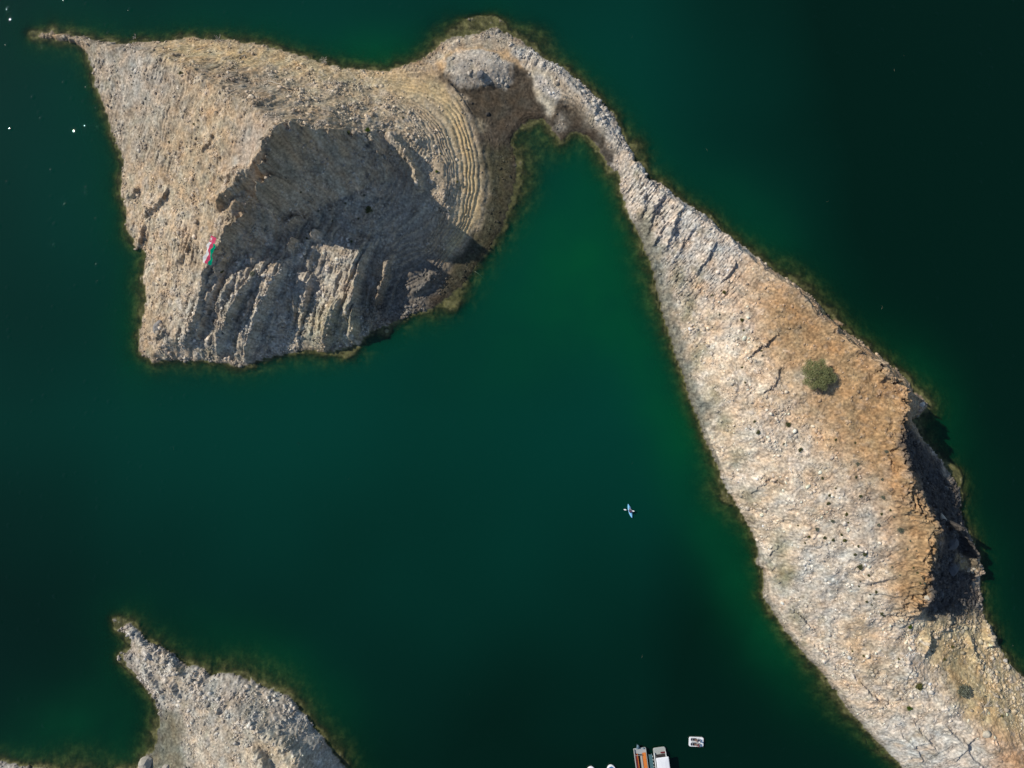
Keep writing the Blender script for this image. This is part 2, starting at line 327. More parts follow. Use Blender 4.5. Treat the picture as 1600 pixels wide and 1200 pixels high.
# terraces on the hill's eastern and northern beaches (old shorelines)
tw = np.clip((au - 560) / 70, 0, 1) * (region == 0) * np.clip((8.5 - z0) / 2.5, 0, 1) * np.clip((z0 - .5) / .4, 0, 1)
tw = np.maximum(tw, .7 * np.clip((130 - av) / 30, 0, 1) * (region == 0) * (au > 260) * (au < 700) * np.clip((6 - z0) / 2, 0, 1) * np.clip(z0 * 2, 0, 1))
tw = np.maximum(tw, .22 * (region == 0) * (av > 440) * np.clip((6 - z0) / 2, 0, 1) * np.clip(z0, 0, 1))
tw = tw * np.clip(.85 + fbm(x / 5, y / 5, 373, 3) * 1.1, .35, 1)
stp = .34 + .10 * np.sin(z0 * 1.7); q = (z0 + fbm(x / 6, y / 6, 77, 2) * .05) / .36 + .35 * np.sin(z0 * 3.1)
fr = q - np.floor(q); tz = (np.floor(q) + np.clip((fr - .62) / .38, 0, 1) ** 1.3 - .35 * np.sin(z0 * 3.1)) * .36 + .06 * np.sin(fr * 6.28)
z = z * (1 - tw) + (tz + (z - z0) * .3) * tw
# low mud flats keep shallow strandlines
mudw = (z0 < .9) * (z0 > -.6) * np.clip(.3 - ST, 0, .3) / .3
z += mudw * (.05 * np.sin(z0 * 60 + fbm(x / 4, y / 4, 8, 2) * 5) + .05 * fbm(x / .9, y / .9, 9, 3))
# bedded rock: ridges elongated along strike
def strike(deg, a, b, seed, o=3):
    c, s = math.cos(math.radians(deg)), math.sin(math.radians(deg))
    return ridged((x * c + y * s) / a, (-x * s + y * c) / b, seed, o, .55)
sA = strike(66, 10, 1.05, 201, 4)      # hill
sB = strike(48, 3.6, .8, 231, 4)     # ridge
sC = strike(140, 6, 1.5, 261, 3)     # headland
sA2 = strike(100, 3.5, 1.3, 281, 3)
mod = np.clip(.5 + fbm(x / 11, y / 11, 61, 2) * 1.3, .1, 1.3)
st = np.where(region == 0, (sA - .5) * .95 + (sA2 - .5) * .3, np.where(region == 1, (sB - .55) * .42, (sC - .5) * 1.3))
z += up * st * SR * mod
# tilted beds cropping out as saw-tooth ribs on the hill's southern slope
rm = samp(cmask([(290,440),(350,350),(420,300),(560,330),(610,380),(640,470),(560,540),(380,575),(240,565)], 8), au2, av2, MX0, MY0, MS) * (region == 0)
pq = (u * 161 + v * 70) / 175.6 / 15.0 + wn1 * .35 + fbm(x / 16, y / 16, 351, 2) * .7
fs_ = pq - np.floor(pq); rj = np.random.RandomState(8).rand(512).astype(np.float32)[np.floor(pq).astype(int) & 511]
z += rm * up * (np.where(fs_ < .8, fs_ / .8, (1 - fs_) / .2) - .5) * (.35 + 1.0 * rj) * np.clip(.6 + fbm(x / 6, y / 6, 361, 2) * 1.6, .1, 1.4)
zz2 = strike(52, 2.2, .36, 301, 2)
z += up * (zz2 - .6) * .20 * SR * (region == 1)
z += up * (ridged(x / 1.3, y / 1.3, 331, 3) - .6) * .10 * (.3 + SR) * np.clip(ST * 2, .15, 1)
# stones
den = np.clip(.55 + fbm(x / 4.5, y / 4.5, 71, 3) * 1.6, 0, 1.4)
upb = np.clip((z0 + .35) / .6, .06, 1)
b1 = boulders(x, y, 2.3, 401, .30); b2 = boulders(x + 3, y + 9, 1.05, 431, .6); b3 = boulders(x, y, .55, 461, .8)
z += upb * (1 - .75 * tw) * ST * 1.3 * (b1 * .55 * den + b2 * .62 * den + b3 * .75 * (.4 + .6 * den))
z += upb * fbm(x / .5, y / .5, 501, 2) * .10 * (.4 + ST)

# ---- ribs, ledges and gullies traced from the photo
Z = fine.copy(); Z[jj, ii] = z
def locate(px, py, A=None):
    A = Z if A is None else A
    zc = 0.0
    for _ in range(30):
        uu, vv = ground(px, py, zc)
        zn = float(samp(A, np.array([uu]), np.array([vv]))[0]); zn = max(zn, 0)
        zc += (zn - zc) * .6
    uu, vv = ground(px, py, zc)
    return uu, vv, float(samp(A, np.array([uu]), np.array([vv]))[0])
wn3 = fbm(x / 1.1, y / 1.1, 171, 3); wn4 = fbm(x / 1.1, y / 1.1, 191, 3)
def rib(pts, hgt, wl, wr, taper=.25):
    # ridge along a line: gentle on its left (sunny) side, abrupt on the right; widths in photo px
    P = [locate(a, b, fine)[:2] for a, b in pts]
    xs = [p[0] for p in P]; ys = [p[1] for p in P]; M = 4 * max(wl, wr) + 6
    sel = np.nonzero((u > min(xs) - M) & (u < max(xs) + M) & (v > min(ys) - M) & (v < max(ys) + M))[0]
    if not len(sel): return
    uu = u[sel] + wn1[sel] * 4 + wn3[sel] * 3.5; vv = v[sel] + wn2[sel] * 4 + wn4[sel] * 3.5
    best = np.full(len(sel), 1e9, np.float32); sg = np.zeros(len(sel), np.float32); al = np.zeros(len(sel), np.float32)
    tot = sum(math.hypot(b[0] - a[0], b[1] - a[1]) for a, b in zip(P[:-1], P[1:])); run = 0
    for a, b in zip(P[:-1], P[1:]):
        dx, dy = b[0] - a[0], b[1] - a[1]; L = math.hypot(dx, dy) + 1e-6
        t = np.clip(((uu - a[0]) * dx + (vv - a[1]) * dy) / L / L, 0, 1)
        ex, ey = uu - a[0] - t * dx, vv - a[1] - t * dy; d = np.hypot(ex, ey)
        k = d < best; best = np.where(k, d, best); al = np.where(k, (run + t * L) / tot, al)
        # side: positive towards +u
        sg = np.where(k, np.sign((vv - a[1]) * -dx + (uu - a[0]) * dy) * (1 if dy > 0 else -1), sg); run += L
    w = np.where(sg > 0, wr, wl)
    prof = np.exp(-(best / w) ** 1.6) * np.clip(np.minimum(al, 1 - al) / taper, 0, 1) ** .6
    z[sel] += hgt * prof * (1 + .35 * sA[sel])
# summit spires and slabs on the shaded face
rib([(432,200),(420,226),(398,258),(385,275)], 1.2, 9, 3)
rib([(450,196),(440,222),(428,250),(414,270)], 3.0, 6, 3.5)
rib([(470,198),(462,215),(455,226)], 2.6, 5, 3)
rib([(482,200),(478,215),(472,228)], 2.0, 5, 3)
rib([(512,202),(520,218),(532,232),(541,241)], 2.2, 6, 5)
rib([(548,203),(562,214),(575,225)], 1.6, 6, 5)
rib([(575,205),(590,230),(602,262),(606,285)], 2.6, 10, 6)
rib([(606,205),(630,235),(650,270),(658,300)], 2.4, 8, 4)
rib([(436,268),(425,285)], 6.0, 4, 3); rib([(452,282),(436,302),(428,312)], 6.2, 4, 3)
rib([(428,300),(412,322)], 5.0, 4, 3); rib([(470,338),(463,349),(452,360)], 3.4, 4, 3); rib([(500,362),(494,370),(490,378)], 2.6, 3, 3); rib([(468,372),(460,382),(452,396)], 2.8, 3, 3)
rib([(386,268),(372,290),(352,312),(338,332)], 2.2, 12, 3); rib([(392,275),(370,298),(345,325)], 1.0, 4, 2)
rib([(366,352),(350,385),(330,425),(318,455)], 1.6, 9, 3)
rib([(385,335),(372,360),(352,380)], 2.4, 5, 3)
rib([(355,400),(340,428),(322,470)], 1.6, 5, 3)
# bedding ribs running down to the southern shore
rib([(356,440),(342,462),(325,498),(308,530)], 1.7, 15, 3)
rib([(340,455),(325,480),(300,520),(285,545)], 1.5, 12, 3)
rib([(404,425),(388,460),(362,515),(340,556)], 2.6, 27, 3)
rib([(378,432),(365,460),(348,492)], 1.6, 12, 3)
rib([(453,405),(432,450),(404,507),(383,566)], 3.2, 34, 3)
rib([(490,428),(480,465),(474,492)], 1.8, 22, 3)
rib([(534,470),(526,500),(506,550)], 2.4, 26, 3)
rib([(581,378),(570,415),(561,455),(557,500),(556,538)], 3.8, 42, 3)
rib([(612,395),(605,430),(592,470),(586,495)], 2.4, 9, 3)
rib([(640,460),(665,445),(690,425)], 1.2, 8, 5)
# west face ledges
rib([(262,288),(258,312),(238,328),(220,342)], 1.1, 9, 2.5); rib([(218,290),(212,306),(196,312)], 1.0, 8, 2.5)
rib([(335,212),(322,230),(312,238)], .8, 6, 2); rib([(395,265),(372,272),(340,285)], 1.0, 8, 2.5); rib([(252,505),(258,520),(244,530)], 1.1, 7, 3)
rib([(225,350),(222,375),(212,392)], .9, 8, 3); rib([(300,380),(290,395),(270,415)], .6, 8, 2.5)
# headland
rib([(392,1165),(408,1180),(425,1205)], 2.0, 16, 3); rib([(440,1155),(462,1170),(478,1190)], 1.4, 8, 3); rib([(468,1180),(490,1205),(500,1225)], 1.0, 8, 3)
rib([(255,1060),(270,1070),(282,1090)], .8, 6, 3); rib([(222,1040),(245,1068),(258,1092)], .8, 7, 3); rib([(335,1115),(345,1105)], 1.0, 6, 4); rib([(250,1010),(272,1030),(285,1052)], 1.0, 6, 3)
# ridge: rim teeth and slabs below the cliff
for a in [((1396,655),(1418,648)),((1395,672),(1424,662)),((1402,700),(1412,698)),((1400,724),(1422,728)),((1400,745),(1432,750)),((1410,800),(1426,796)),((1430,812),(1467,822)),((1430,880),(1455,892)),((1430,928),(1456,926)),((1428,938),(1448,946))]:
    rib(list(a), .9, 4, 4, .6)
for a in [((1335,545),(1345,552)),((1362,560),(1372,572)),((1371,585),(1382,592))]: rib(list(a), 1.4, 4, 3)
rib([(1476,812),(1486,822)], 4.0, 5, 4); rib([(1497,832),(1506,850),(1516,868)], 3.4, 5, 4); rib([(1505,866),(1518,880),(1526,895)], 2.8, 9, 5); rib([(1538,970),(1540,985),(1548,1010)], 1.6, 5, 3)
rib([(1452,985),(1446,1010),(1438,1022)], 1.2, 9, 3); rib([(1510,985),(1518,1020),(1535,1045)], 1.0, 6, 5)
# slabs at the foot of the ridge
for k_, (p0_, p1_) in enumerate([((1345,1150),(1385,1185)),((1420,1120),(1465,1175)),((1470,1130),(1500,1165)),((1500,1150),(1535,1200)),((1390,1095),(1350,1085)),((1455,1150),(1410,1165)),((1530,1145),(1490,1190)),((1240,955),(1275,985)),((1255,1000),(1300,1040)),((1375,1060),(1400,1075)),((1010,300),(1000,345)),((1035,345),(1015,385)),((1090,350),(1060,400)),((1120,375),(1085,430)),((1150,405),(1125,440)),((1215,520),(1165,560)),((1290,520),(1325,505)),((1225,570),(1180,620)),((1210,740),(1170,775)),((1330,900),(1400,905)),((1345,925),(1410,930)),((1215,850),(1190,890))]):
    rib([p0_, ((p0_[0] + p1_[0]) / 2 + (k_ % 3 - 1) * 5, (p0_[1] + p1_[1]) / 2 + (k_ % 2) * 4), p1_], .45 + .12 * (k_ % 4), 9, 1.8)
rib([(1325,1048),(1350,1075),(1376,1102)], .7, 10, 1.6); rib([(1400,1140),(1430,1170),(1445,1195)], .6, 10, 1.8); rib([(1330,1105),(1380,1104),(1450,1128)], .4, 6, 2)
rib([(995,300),(1030,340),(1060,380)], .8, 7, 3); rib([(1040,300),(1018,330),(1010,370)], .9, 7, 3); rib([(1070,320),(1050,350),(1035,400)], .8, 8, 3)
# gravel mound on the flat
mu, mv = 742, 108
dm = np.hypot((au - mu) / 58, (av - mv) / 30) + wn1 * .14 + fbm(x / 1.1, y / 1.1, 171, 3) * .08
z += np.clip(1.25 - dm * 1.05, 0, .75) * 2.2 * (region == 0) * (dm < 1.2)
z += .8 * np.exp(-(((au - 748) / 7) ** 2 + ((av - 118) / 6) ** 2)) * (region == 0)
Z[jj, ii] = z

# ------------------------------------------------------------------ surface colour of the ground
n1 = fbm(x / 1.8, y / 1.8, 601, 4, .6)[:, None]; n2 = fbm(x / .5, y / .5, 641, 2)[:, None]; n3 = fbm(x / 14, y / 14, 671, 3)[:, None]
c48, s48 = math.cos(math.radians(52)), math.sin(math.radians(52))
xa, ya = x * c48 + y * s48, -x * s48 + y * c48
pt = fbm(xa / 9, ya / 4.0, 751, 5, .62)
pal = np.clip((ALB[:, 2] - .20) * 8, 0, 1) * np.clip((pt - .06) * 5, 0, 1) * np.clip((SR - .15) * 2, 0, 1); ora = np.clip((-pt - .10) * 4, 0, 1)
hs = np.clip((fbm(x / 2.2 + y * .12, y / 7, 781, 5, .62) - .04) * 5, 0, 1)
pal = (pal * (region == 1) + .35 * hs * (region != 1))[:, None]; ora = (ora * (region == 1) * .5 + ora * .25 * (region != 1))[:, None] * np.clip(ALB[:, :1] * 4 - .6, 0, 1)
ol = fbm(x / 3.2, y / 4.5, 771, 5, .65)
olm = (np.clip((ol - .12) * 4, 0, 1) * .6 * np.clip(1.2 - z0 / 8, .12, 1) * (z0 > .4))[:, None] * np.clip(ALB[:, :1] * 4 - .6, 0, 1)
A = ALB * (1 - .5 * pal) + np.array([.56, .50, .43], np.float32) * .5 * pal * np.clip(ALB[:, :1] * 2.2, 0, 1)
A = A * (1 - .55 * ora) + np.array([.47, .31, .16], np.float32) * .55 * ora
A = A * (1 - olm) + np.array([.21, .19, .125], np.float32) * olm
dk = (np.clip((fbm(x / 3.0 + 40, y / 5, 791, 5, .66) - .08) * 4, 0, 1) * (region == 0) * np.clip(z0 / 4, 0, 1) * .45)[:, None]
A = A * (1 - dk) + np.array([.22, .185, .14], np.float32) * dk
A = A * (1 + .55 * n1 + .50 * n2 + .15 * n3)
A *= 1 + np.array([.05, -.01, -.06], np.float32) * fbm(x / 3, y / 3, 691, 3)[:, None] * 3
bt = np.clip((b2 * 2.2 + b1 * 1.1), 0, 1)[:, None] * np.clip(ST * 1.4, 0, 1)[:, None]
A = A * (1 - bt * .45) + (A.mean(1, keepdims=True) * np.array([1.12, 1.03, .94], np.float32) * 1.18) * bt * .45
# shoreline strand colours by terrace level on the beach
band = (.5 + .5 * np.sin(z0 * 15 + 2 * fbm(x / 7, y / 7, 31, 2)))[:, None]
tww = tw[:, None] * np.clip((au - 560) / 60, 0, 1)[:, None]
A = A * (1 - tww * .6) + ALB * tww * .6 * 1.12
A = A * (1 - .5 * tww * .75 * (np.clip(1 - fr / .45, 0, 1)[:, None] ** .7))
# gravelly wet strip along the ridge's western shore
gs_ = (np.clip((1.15 + .35 * n1[:, 0] - z0) / .25, 0, 1) * (region == 1) * np.clip((1150 - au) / 30, 0, 1) * np.clip((av - 330) / 30, 0, 1) * .75)[:, None]
gs_ = np.maximum(gs_, (np.clip((.9 + .35 * n1[:, 0] - z0) / .25, 0, 1) * (region == 1) * np.clip((1400 - au) / 30, 0, 1) * np.clip((av - 800) / 30, 0, 1) * .55)[:, None])
A = A * (1 - gs_) + np.array([.155, .148, .115], np.float32) * (1 + .5 * n1 + .6 * n2) * gs_
# damp margin and algae below the waterline
zt = z + .05 * n1[:, 0]
damp = np.clip((.42 - zt) / .25, 0, 1)[:, None] * np.clip((z0 < 1.2) * 1.0, 0, 1)[:, None]
A = A * (1 - damp * .3)
alg = np.clip((.02 - zt) / .10, 0, 1)[:, None]
algc = np.array([.050, .043, .017], np.float32) * (1 + 1.0 * n1 + .5 * n2)
pat = np.clip(fbm(x / 2.4, y / 2.4, 711, 4, .6) * 2.4 + .15, 0, 1)[:, None]
algc = algc * (1 - pat) + np.array([.135, .118, .050], np.float32) * pat
rim = np.exp(-((zt[:, None] + .08) / .10) ** 2); algc = algc * np.clip(.40 + (-zt[:, None] - .25) * 1.6, .75, 1.8) + rim * np.array([.20, .18, .09], np.float32) * .42
A = A * (1 - alg) + algc * alg
A = np.clip(A, .012, .75)

# ------------------------------------------------------------------ materials
def mat(name):
    m = bpy.data.materials.new(name); m.use_nodes = True
    nt = m.node_tree; nt.nodes.clear()
    return m, nt, nt.nodes.new('ShaderNodeOutputMaterial')
def simple(name, c, rough=.6, metal=0, noise=.15, scale=3.0, spec=.4):
    m, nt, out = mat(name)
    b = nt.nodes.new('ShaderNodeBsdfPrincipled'); b.inputs['Roughness'].default_value = rough; b.inputs['Metallic'].default_value = metal
    b.inputs['Specular IOR Level'].default_value = spec
    tc = nt.nodes.new('ShaderNodeTexCoord'); n = nt.nodes.new('ShaderNodeTexNoise'); n.inputs['Scale'].default_value = scale; n.inputs['Detail'].default_value = 4
    r = nt.nodes.new('ShaderNodeMapRange'); r.inputs['To Min'].default_value = 1 - noise; r.inputs['To Max'].default_value = 1 + noise
    mx = nt.nodes.new('ShaderNodeVectorMath'); mx.operation = 'SCALE'; mx.inputs[0].default_value = c[:3]
    nt.links.new(tc.outputs['Object'], n.inputs['Vector']); nt.links.new(n.outputs[0], r.inputs['Value']); nt.links.new(r.outputs[0], mx.inputs['Scale'])
    nt.links.new(mx.outputs[0], b.inputs['Base Color']); nt.links.new(b.outputs[0], out.inputs[0])
    return m
def rock_mat():
    m, nt, out = mat('weathered_rock'); N = nt.nodes; L = nt.links
    b = N.new('ShaderNodeBsdfPrincipled'); b.inputs['Roughness'].default_value = .92; b.inputs['Specular IOR Level'].default_value = .15
    at = N.new('ShaderNodeAttribute'); at.attribute_name = 'albedo'
    tc = N.new('ShaderNodeTexCoord')
    n = N.new('ShaderNodeTexNoise'); n.inputs['Scale'].default_value = 1.6; n.inputs['Detail'].default_value = 8; n.inputs['Roughness'].default_value = .75
    vo = N.new('ShaderNodeTexVoronoi'); vo.inputs['Scale'].default_value = 2.4; vo.inputs['Randomness'].default_value = 1
    L.new(tc.outputs['Object'], n.inputs['Vector']); L.new(tc.outputs['Object'], vo.inputs['Vector'])
    r = N.new('ShaderNodeMapRange'); r.inputs['From Min'].default_value = .25; r.inputs['From Max'].default_value = .75; r.inputs['To Min'].default_value = .6; r.inputs['To Max'].default_value = 1.4
    L.new(n.outputs[0], r.inputs['Value'])
    sp = N.new('ShaderNodeSeparateColor'); L.new(vo.outputs['Color'], sp.inputs[0])
    r2 = N.new('ShaderNodeMapRange'); r2.inputs['To Min'].default_value = .78; r2.inputs['To Max'].default_value = 1.24; L.new(sp.outputs[0], r2.inputs['Value'])
    mu_ = N.new('ShaderNodeMath'); mu_.operation = 'MULTIPLY'; L.new(r.outputs[0], mu_.inputs[0]); L.new(r2.outputs[0], mu_.inputs[1])
    sc_ = N.new('ShaderNodeVectorMath'); sc_.operation = 'SCALE'; L.new(at.outputs['Color'], sc_.inputs[0]); L.new(mu_.outputs[0], sc_.inputs['Scale'])
    L.new(sc_.outputs[0], b.inputs['Base Color'])
    bp = N.new('ShaderNodeBump'); bp.inputs['Strength'].default_value = .7; bp.inputs['Distance'].default_value = .18
    L.new(n.outputs[0], bp.inputs['Height']); L.new(bp.outputs[0], b.inputs['Normal']); L.new(b.outputs[0], out.inputs[0])
    return m
ROCK = rock_mat()
# ------------------------------------------------------------------ ground meshes
def np_mesh(name, co, quads, mt, cols=None, smooth=False):
    me = bpy.data.meshes.new(name); n = len(co); q = len(quads); k = quads.shape[1]
    me.vertices.add(n); me.vertices.foreach_set('co', co.astype(np.float32).ravel())
    me.loops.add(q * k); me.loops.foreach_set('vertex_index', quads.astype(np.int32).ravel())
    me.polygons.add(q); me.polygons.foreach_set('loop_start', np.arange(0, q * k, k, dtype=np.int32))
    if smooth: me.polygons.foreach_set('use_smooth', np.ones(q, bool))
    if cols is not None:
        a = me.attributes.new('albedo', 'FLOAT_COLOR', 'POINT'); c4 = np.ones((n, 4), np.float32); c4[:, :3] = cols
        a.data.foreach_set('color', c4.ravel())
    me.update(); me.validate(); me.materials.append(mt)
    o = bpy.data.objects.new(name, me); col.objects.link(o); return o
idx = np.full((FY, FX), -1, np.int64); idx[jj, ii] = np.arange(len(jj))
a_, b_, c_, d_ = idx[:-1, :-1], idx[:-1, 1:], idx[1:, 1:], idx[1:, :-1]
zf = np.where(act, Z, -9)
zq = np.maximum(np.maximum(zf[:-1, :-1], zf[1:, 1:]), np.maximum(zf[1:, :-1], zf[:-1, 1:]))
okq = (a_ >= 0) & (b_ >= 0) & (c_ >= 0) & (d_ >= 0) & (zq > -4.0)
QJ, QI = np.nonzero(okq)
quads = np.stack([a_[QJ, QI], d_[QJ, QI], c_[QJ, QI], b_[QJ, QI]], 1)
# each quad belongs to the land body it lies on
QU, QV = fu[QI], fv[QJ]
neck = (QV - 247) * .9 + (QU - 985) * 1.0       # across the narrow neck
reg = np.where((QV > 800) & (QU < 800), 2, np.where((neck > 0) & (QU > 940), 1, 0))
def part_land(k, name, lab):
    qs = quads[reg == k]; used = np.unique(qs); rm = np.full(len(jj), -1, np.int64); rm[used] = np.arange(len(used))
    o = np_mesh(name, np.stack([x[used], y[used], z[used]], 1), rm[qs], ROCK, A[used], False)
    o['kind'] = 'structure'; o['label'] = lab; return o
part_land(0, 'hill', 'steep tan rocky hill with curved beach terraces, dark mud flat and gravel mound')
part_land(1, 'rocky_ridge', 'long pale and orange rocky ridge rising from the water with a shaded cliff')
part_land(2, 'headland', 'grey stony headland poking into the water from the lower left edge')
bedm = simple('lake_mud', (.02, .035, .02), .9)
# flat bed
bed = np_mesh('lake_bed', np.array([(-900, -900, -4.6), (900, -900, -4.6), (900, 900, -4.6), (-900, 900, -4.6)], float), np.array([[0, 1, 2, 3]]), bedm)
bed['kind'] = 'structure'
# ------------------------------------------------------------------ water
WS = 3
wu = np.arange(0, FX - 1, WS); wv = np.arange(0, FY - 1, WS)
Zs = blur(np.where(act, Z, fine), 1)[::WS, ::WS][:len(wv), :len(wu)]
D = np.maximum(-Zs, 0)
WU, WV = np.meshgrid(fu[wu], fv[wv])
ds = samp(dist, WU.astype(np.float32), WV.astype(np.float32), st=GS)
al_ = samp(anyland.astype(np.float32), WU.astype(np.float32), WV.astype(np.float32), st=GS)
ds = ds * (1 - al_)
def gw(cx, cy, rx, ry, rot=0):
    c, s = math.cos(math.radians(rot)), math.sin(math.radians(rot)); X = (WU - cx) * c + (WV - cy) * s; Y = -(WU - cx) * s + (WV - cy) * c
    return np.exp(-(X / rx) ** 2 - (Y / ry) ** 2)
nn = fbm(WU / 90., WV / 90., 801, 3)
shoal = .55 * np.exp(-ds / 26) + .38 * gw(900, 380, 110, 150, 0) + .42 * gw(1020, 560, 70, 230, -24) + .38 * gw(1130, 820, 60, 190, -25) + .3 * gw(1225, 1010, 60, 100, -38) \
    + .4 * gw(600, 85, 90, 40, 0) + .2 * gw(1180, 340, 90, 60, 35) + .35 * gw(1440, 620, 50, 90, -30) + .25 * gw(215, 430, 35, 150) + .3 * gw(140, 1140, 110, 70) + .3 * gw(430, 1040, 130, 50, 30) + .25 * gw(840, 500, 160, 90, -30)
shoal = np.clip(shoal * (1 + .5 * nn), 0, 1)
vignette = np.clip(.33 + .30 * np.clip((450 - WU) / 400, 0, 1.5) + .8 * np.clip((WU - 1000) / 400, 0, 1) + .55 * np.clip((WV - 650) / 450, 0, 1.2) + .15 * np.clip((150 - WV) / 150, 0, 1) + .18 * fbm(WU / 300., WV / 300., 821, 2), 0, 1)  # darker towards the frame edges: lens vignette painted into the water colour
ny_, nx_ = D.shape
wx_ = (WU - 800) * S; wy_ = (600 - WV) * S
wco = np.stack([wx_.ravel(), wy_.ravel(), np.zeros(nx_ * ny_)], 1)
g = np.arange(nx_ * ny_).reshape(ny_, nx_)
wq = np.stack([g[:-1, :-1].ravel(), g[1:, :-1].ravel(), g[1:, 1:].ravel(), g[:-1, 1:].ravel()], 1)
X0, X1, Y0, Y1 = wx_.min(), wx_.max(), wy_.min(), wy_.max(); B = 900
oc = np.array([(X0, Y1, 0), (X1, Y1, 0), (X1, Y0, 0), (X0, Y0, 0), (-B, B, 0), (B, B, 0), (B, -B, 0), (-B, -B, 0)], float)
nb = len(wco); wco = np.concatenate([wco, oc])
wq = np.concatenate([wq, np.array([[nb + 4, nb, nb + 1, nb + 5], [nb + 1, nb + 2, nb + 6, nb + 5], [nb + 2, nb + 3, nb + 7, nb + 6], [nb + 3, nb, nb + 4, nb + 7]])])
# red: clearness by depth, green: shoal, blue: painted edge darkening
wc = np.zeros((len(wco), 3), np.float32)
wc[:nb, 0] = (1 - np.exp(-np.maximum(D - .05, 0) ** 1.15 * .80)).ravel(); wc[:nb, 1] = shoal.ravel(); wc[:nb, 2] = vignette.ravel(); wc[nb:] = (1, 0, .7)
def water_mat():
    m, nt, out = mat('lake_water'); N = nt.nodes; L = nt.links
    at = N.new('ShaderNodeAttribute'); at.attribute_name = 'albedo'; sp = N.new('ShaderNodeSeparateColor'); L.new(at.outputs['Color'], sp.inputs[0])
    tc = N.new('ShaderNodeTexCoord')
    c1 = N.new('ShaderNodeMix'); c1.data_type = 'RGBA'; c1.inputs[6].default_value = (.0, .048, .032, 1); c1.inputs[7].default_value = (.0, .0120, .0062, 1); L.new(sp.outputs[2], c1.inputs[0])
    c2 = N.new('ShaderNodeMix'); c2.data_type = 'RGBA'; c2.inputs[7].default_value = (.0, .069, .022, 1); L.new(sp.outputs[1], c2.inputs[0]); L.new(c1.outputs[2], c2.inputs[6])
    df = N.new('ShaderNodeBsdfDiffuse'); L.new(c2.outputs[2], df.inputs[0])
    tr = N.new('ShaderNodeBsdfTransparent'); tm = N.new('ShaderNodeMix'); tm.data_type = 'RGBA'; tm.inputs[6].default_value = (.95, .97, .92, 1); tm.inputs[7].default_value = (.50, .85, .50, 1)
    L.new(sp.outputs[0], tm.inputs[0]); L.new(tm.outputs[2], tr.inputs[0])
    mx = N.new('ShaderNodeMixShader'); L.new(sp.outputs[0], mx.inputs[0]); L.new(tr.outputs[0], mx.inputs[1]); L.new(df.outputs[0], mx.inputs[2])
    n = N.new('ShaderNodeTexNoise'); n.inputs['Scale'].default_value = 1.3; n.inputs['Detail'].default_value = 3; n.inputs['Roughness'].default_value = .6
    L.new(tc.outputs['Object'], n.inputs['Vector'])
    # scattered steeper wavelets on the ripples: they catch the sun only where the slope is right
    v = N.new('ShaderNodeTexVoronoi'); v.inputs['Scale'].default_value = .42; v.inputs['Randomness'].default_value = 1; L.new(tc.outputs['Object'], v.inputs['Vector'])
    def M(op, a, b=None):
        q = N.new('ShaderNodeMath'); q.operation = op
        for i_, w_ in enumerate((a, b)):
            if w_ is None: continue
            if isinstance(w_, (int, float)): q.inputs[i_].default_value = w_
            else: L.new(w_, q.inputs[i_])
        return q.outputs[0]
    d2 = M('POWER', M('MULTIPLY', v.outputs['Distance'], 1 / .25), 2.0); para = M('MAXIMUM', M('SUBTRACT', 1.0, d2), 0.0)
    sc3 = N.new('ShaderNodeSeparateColor'); L.new(v.outputs['Color'], sc3.inputs[0])
    hgt_ = M('ADD', M('MULTIPLY', M('MULTIPLY', para, M('POWER', sc3.outputs[0], 1.5)), .070), M('MULTIPLY', n.outputs[0], .014))
    bp = N.new('ShaderNodeBump'); bp.inputs['Strength'].default_value = 1.0; bp.inputs['Distance'].default_value = 1.0; L.new(hgt_, bp.inputs['Height'])
    gl = N.new('ShaderNodeBsdfGlossy'); gl.inputs['Roughness'].default_value = .02; L.new(bp.outputs[0], gl.inputs['Normal'])
    fr = N.new('ShaderNodeFresnel'); fr.inputs['IOR'].default_value = 1.33; L.new(bp.outputs[0], fr.inputs['Normal'])
    geo = N.new('ShaderNodeNewGeometry'); ff = M('MULTIPLY', fr.outputs[0], M('SUBTRACT', 1.0, geo.outputs['Backfacing']))
    m2 = N.new('ShaderNodeMixShader'); L.new(ff, m2.inputs[0]); L.new(mx.outputs[0], m2.inputs[1]); L.new(gl.outputs[0], m2.inputs[2])
    L.new(m2.outputs[0], out.inputs[0]); return m
wat = np_mesh('water', wco, wq, water_mat(), wc, True); wat['kind'] = 'structure'; wat['label'] = 'calm dark green lake water'
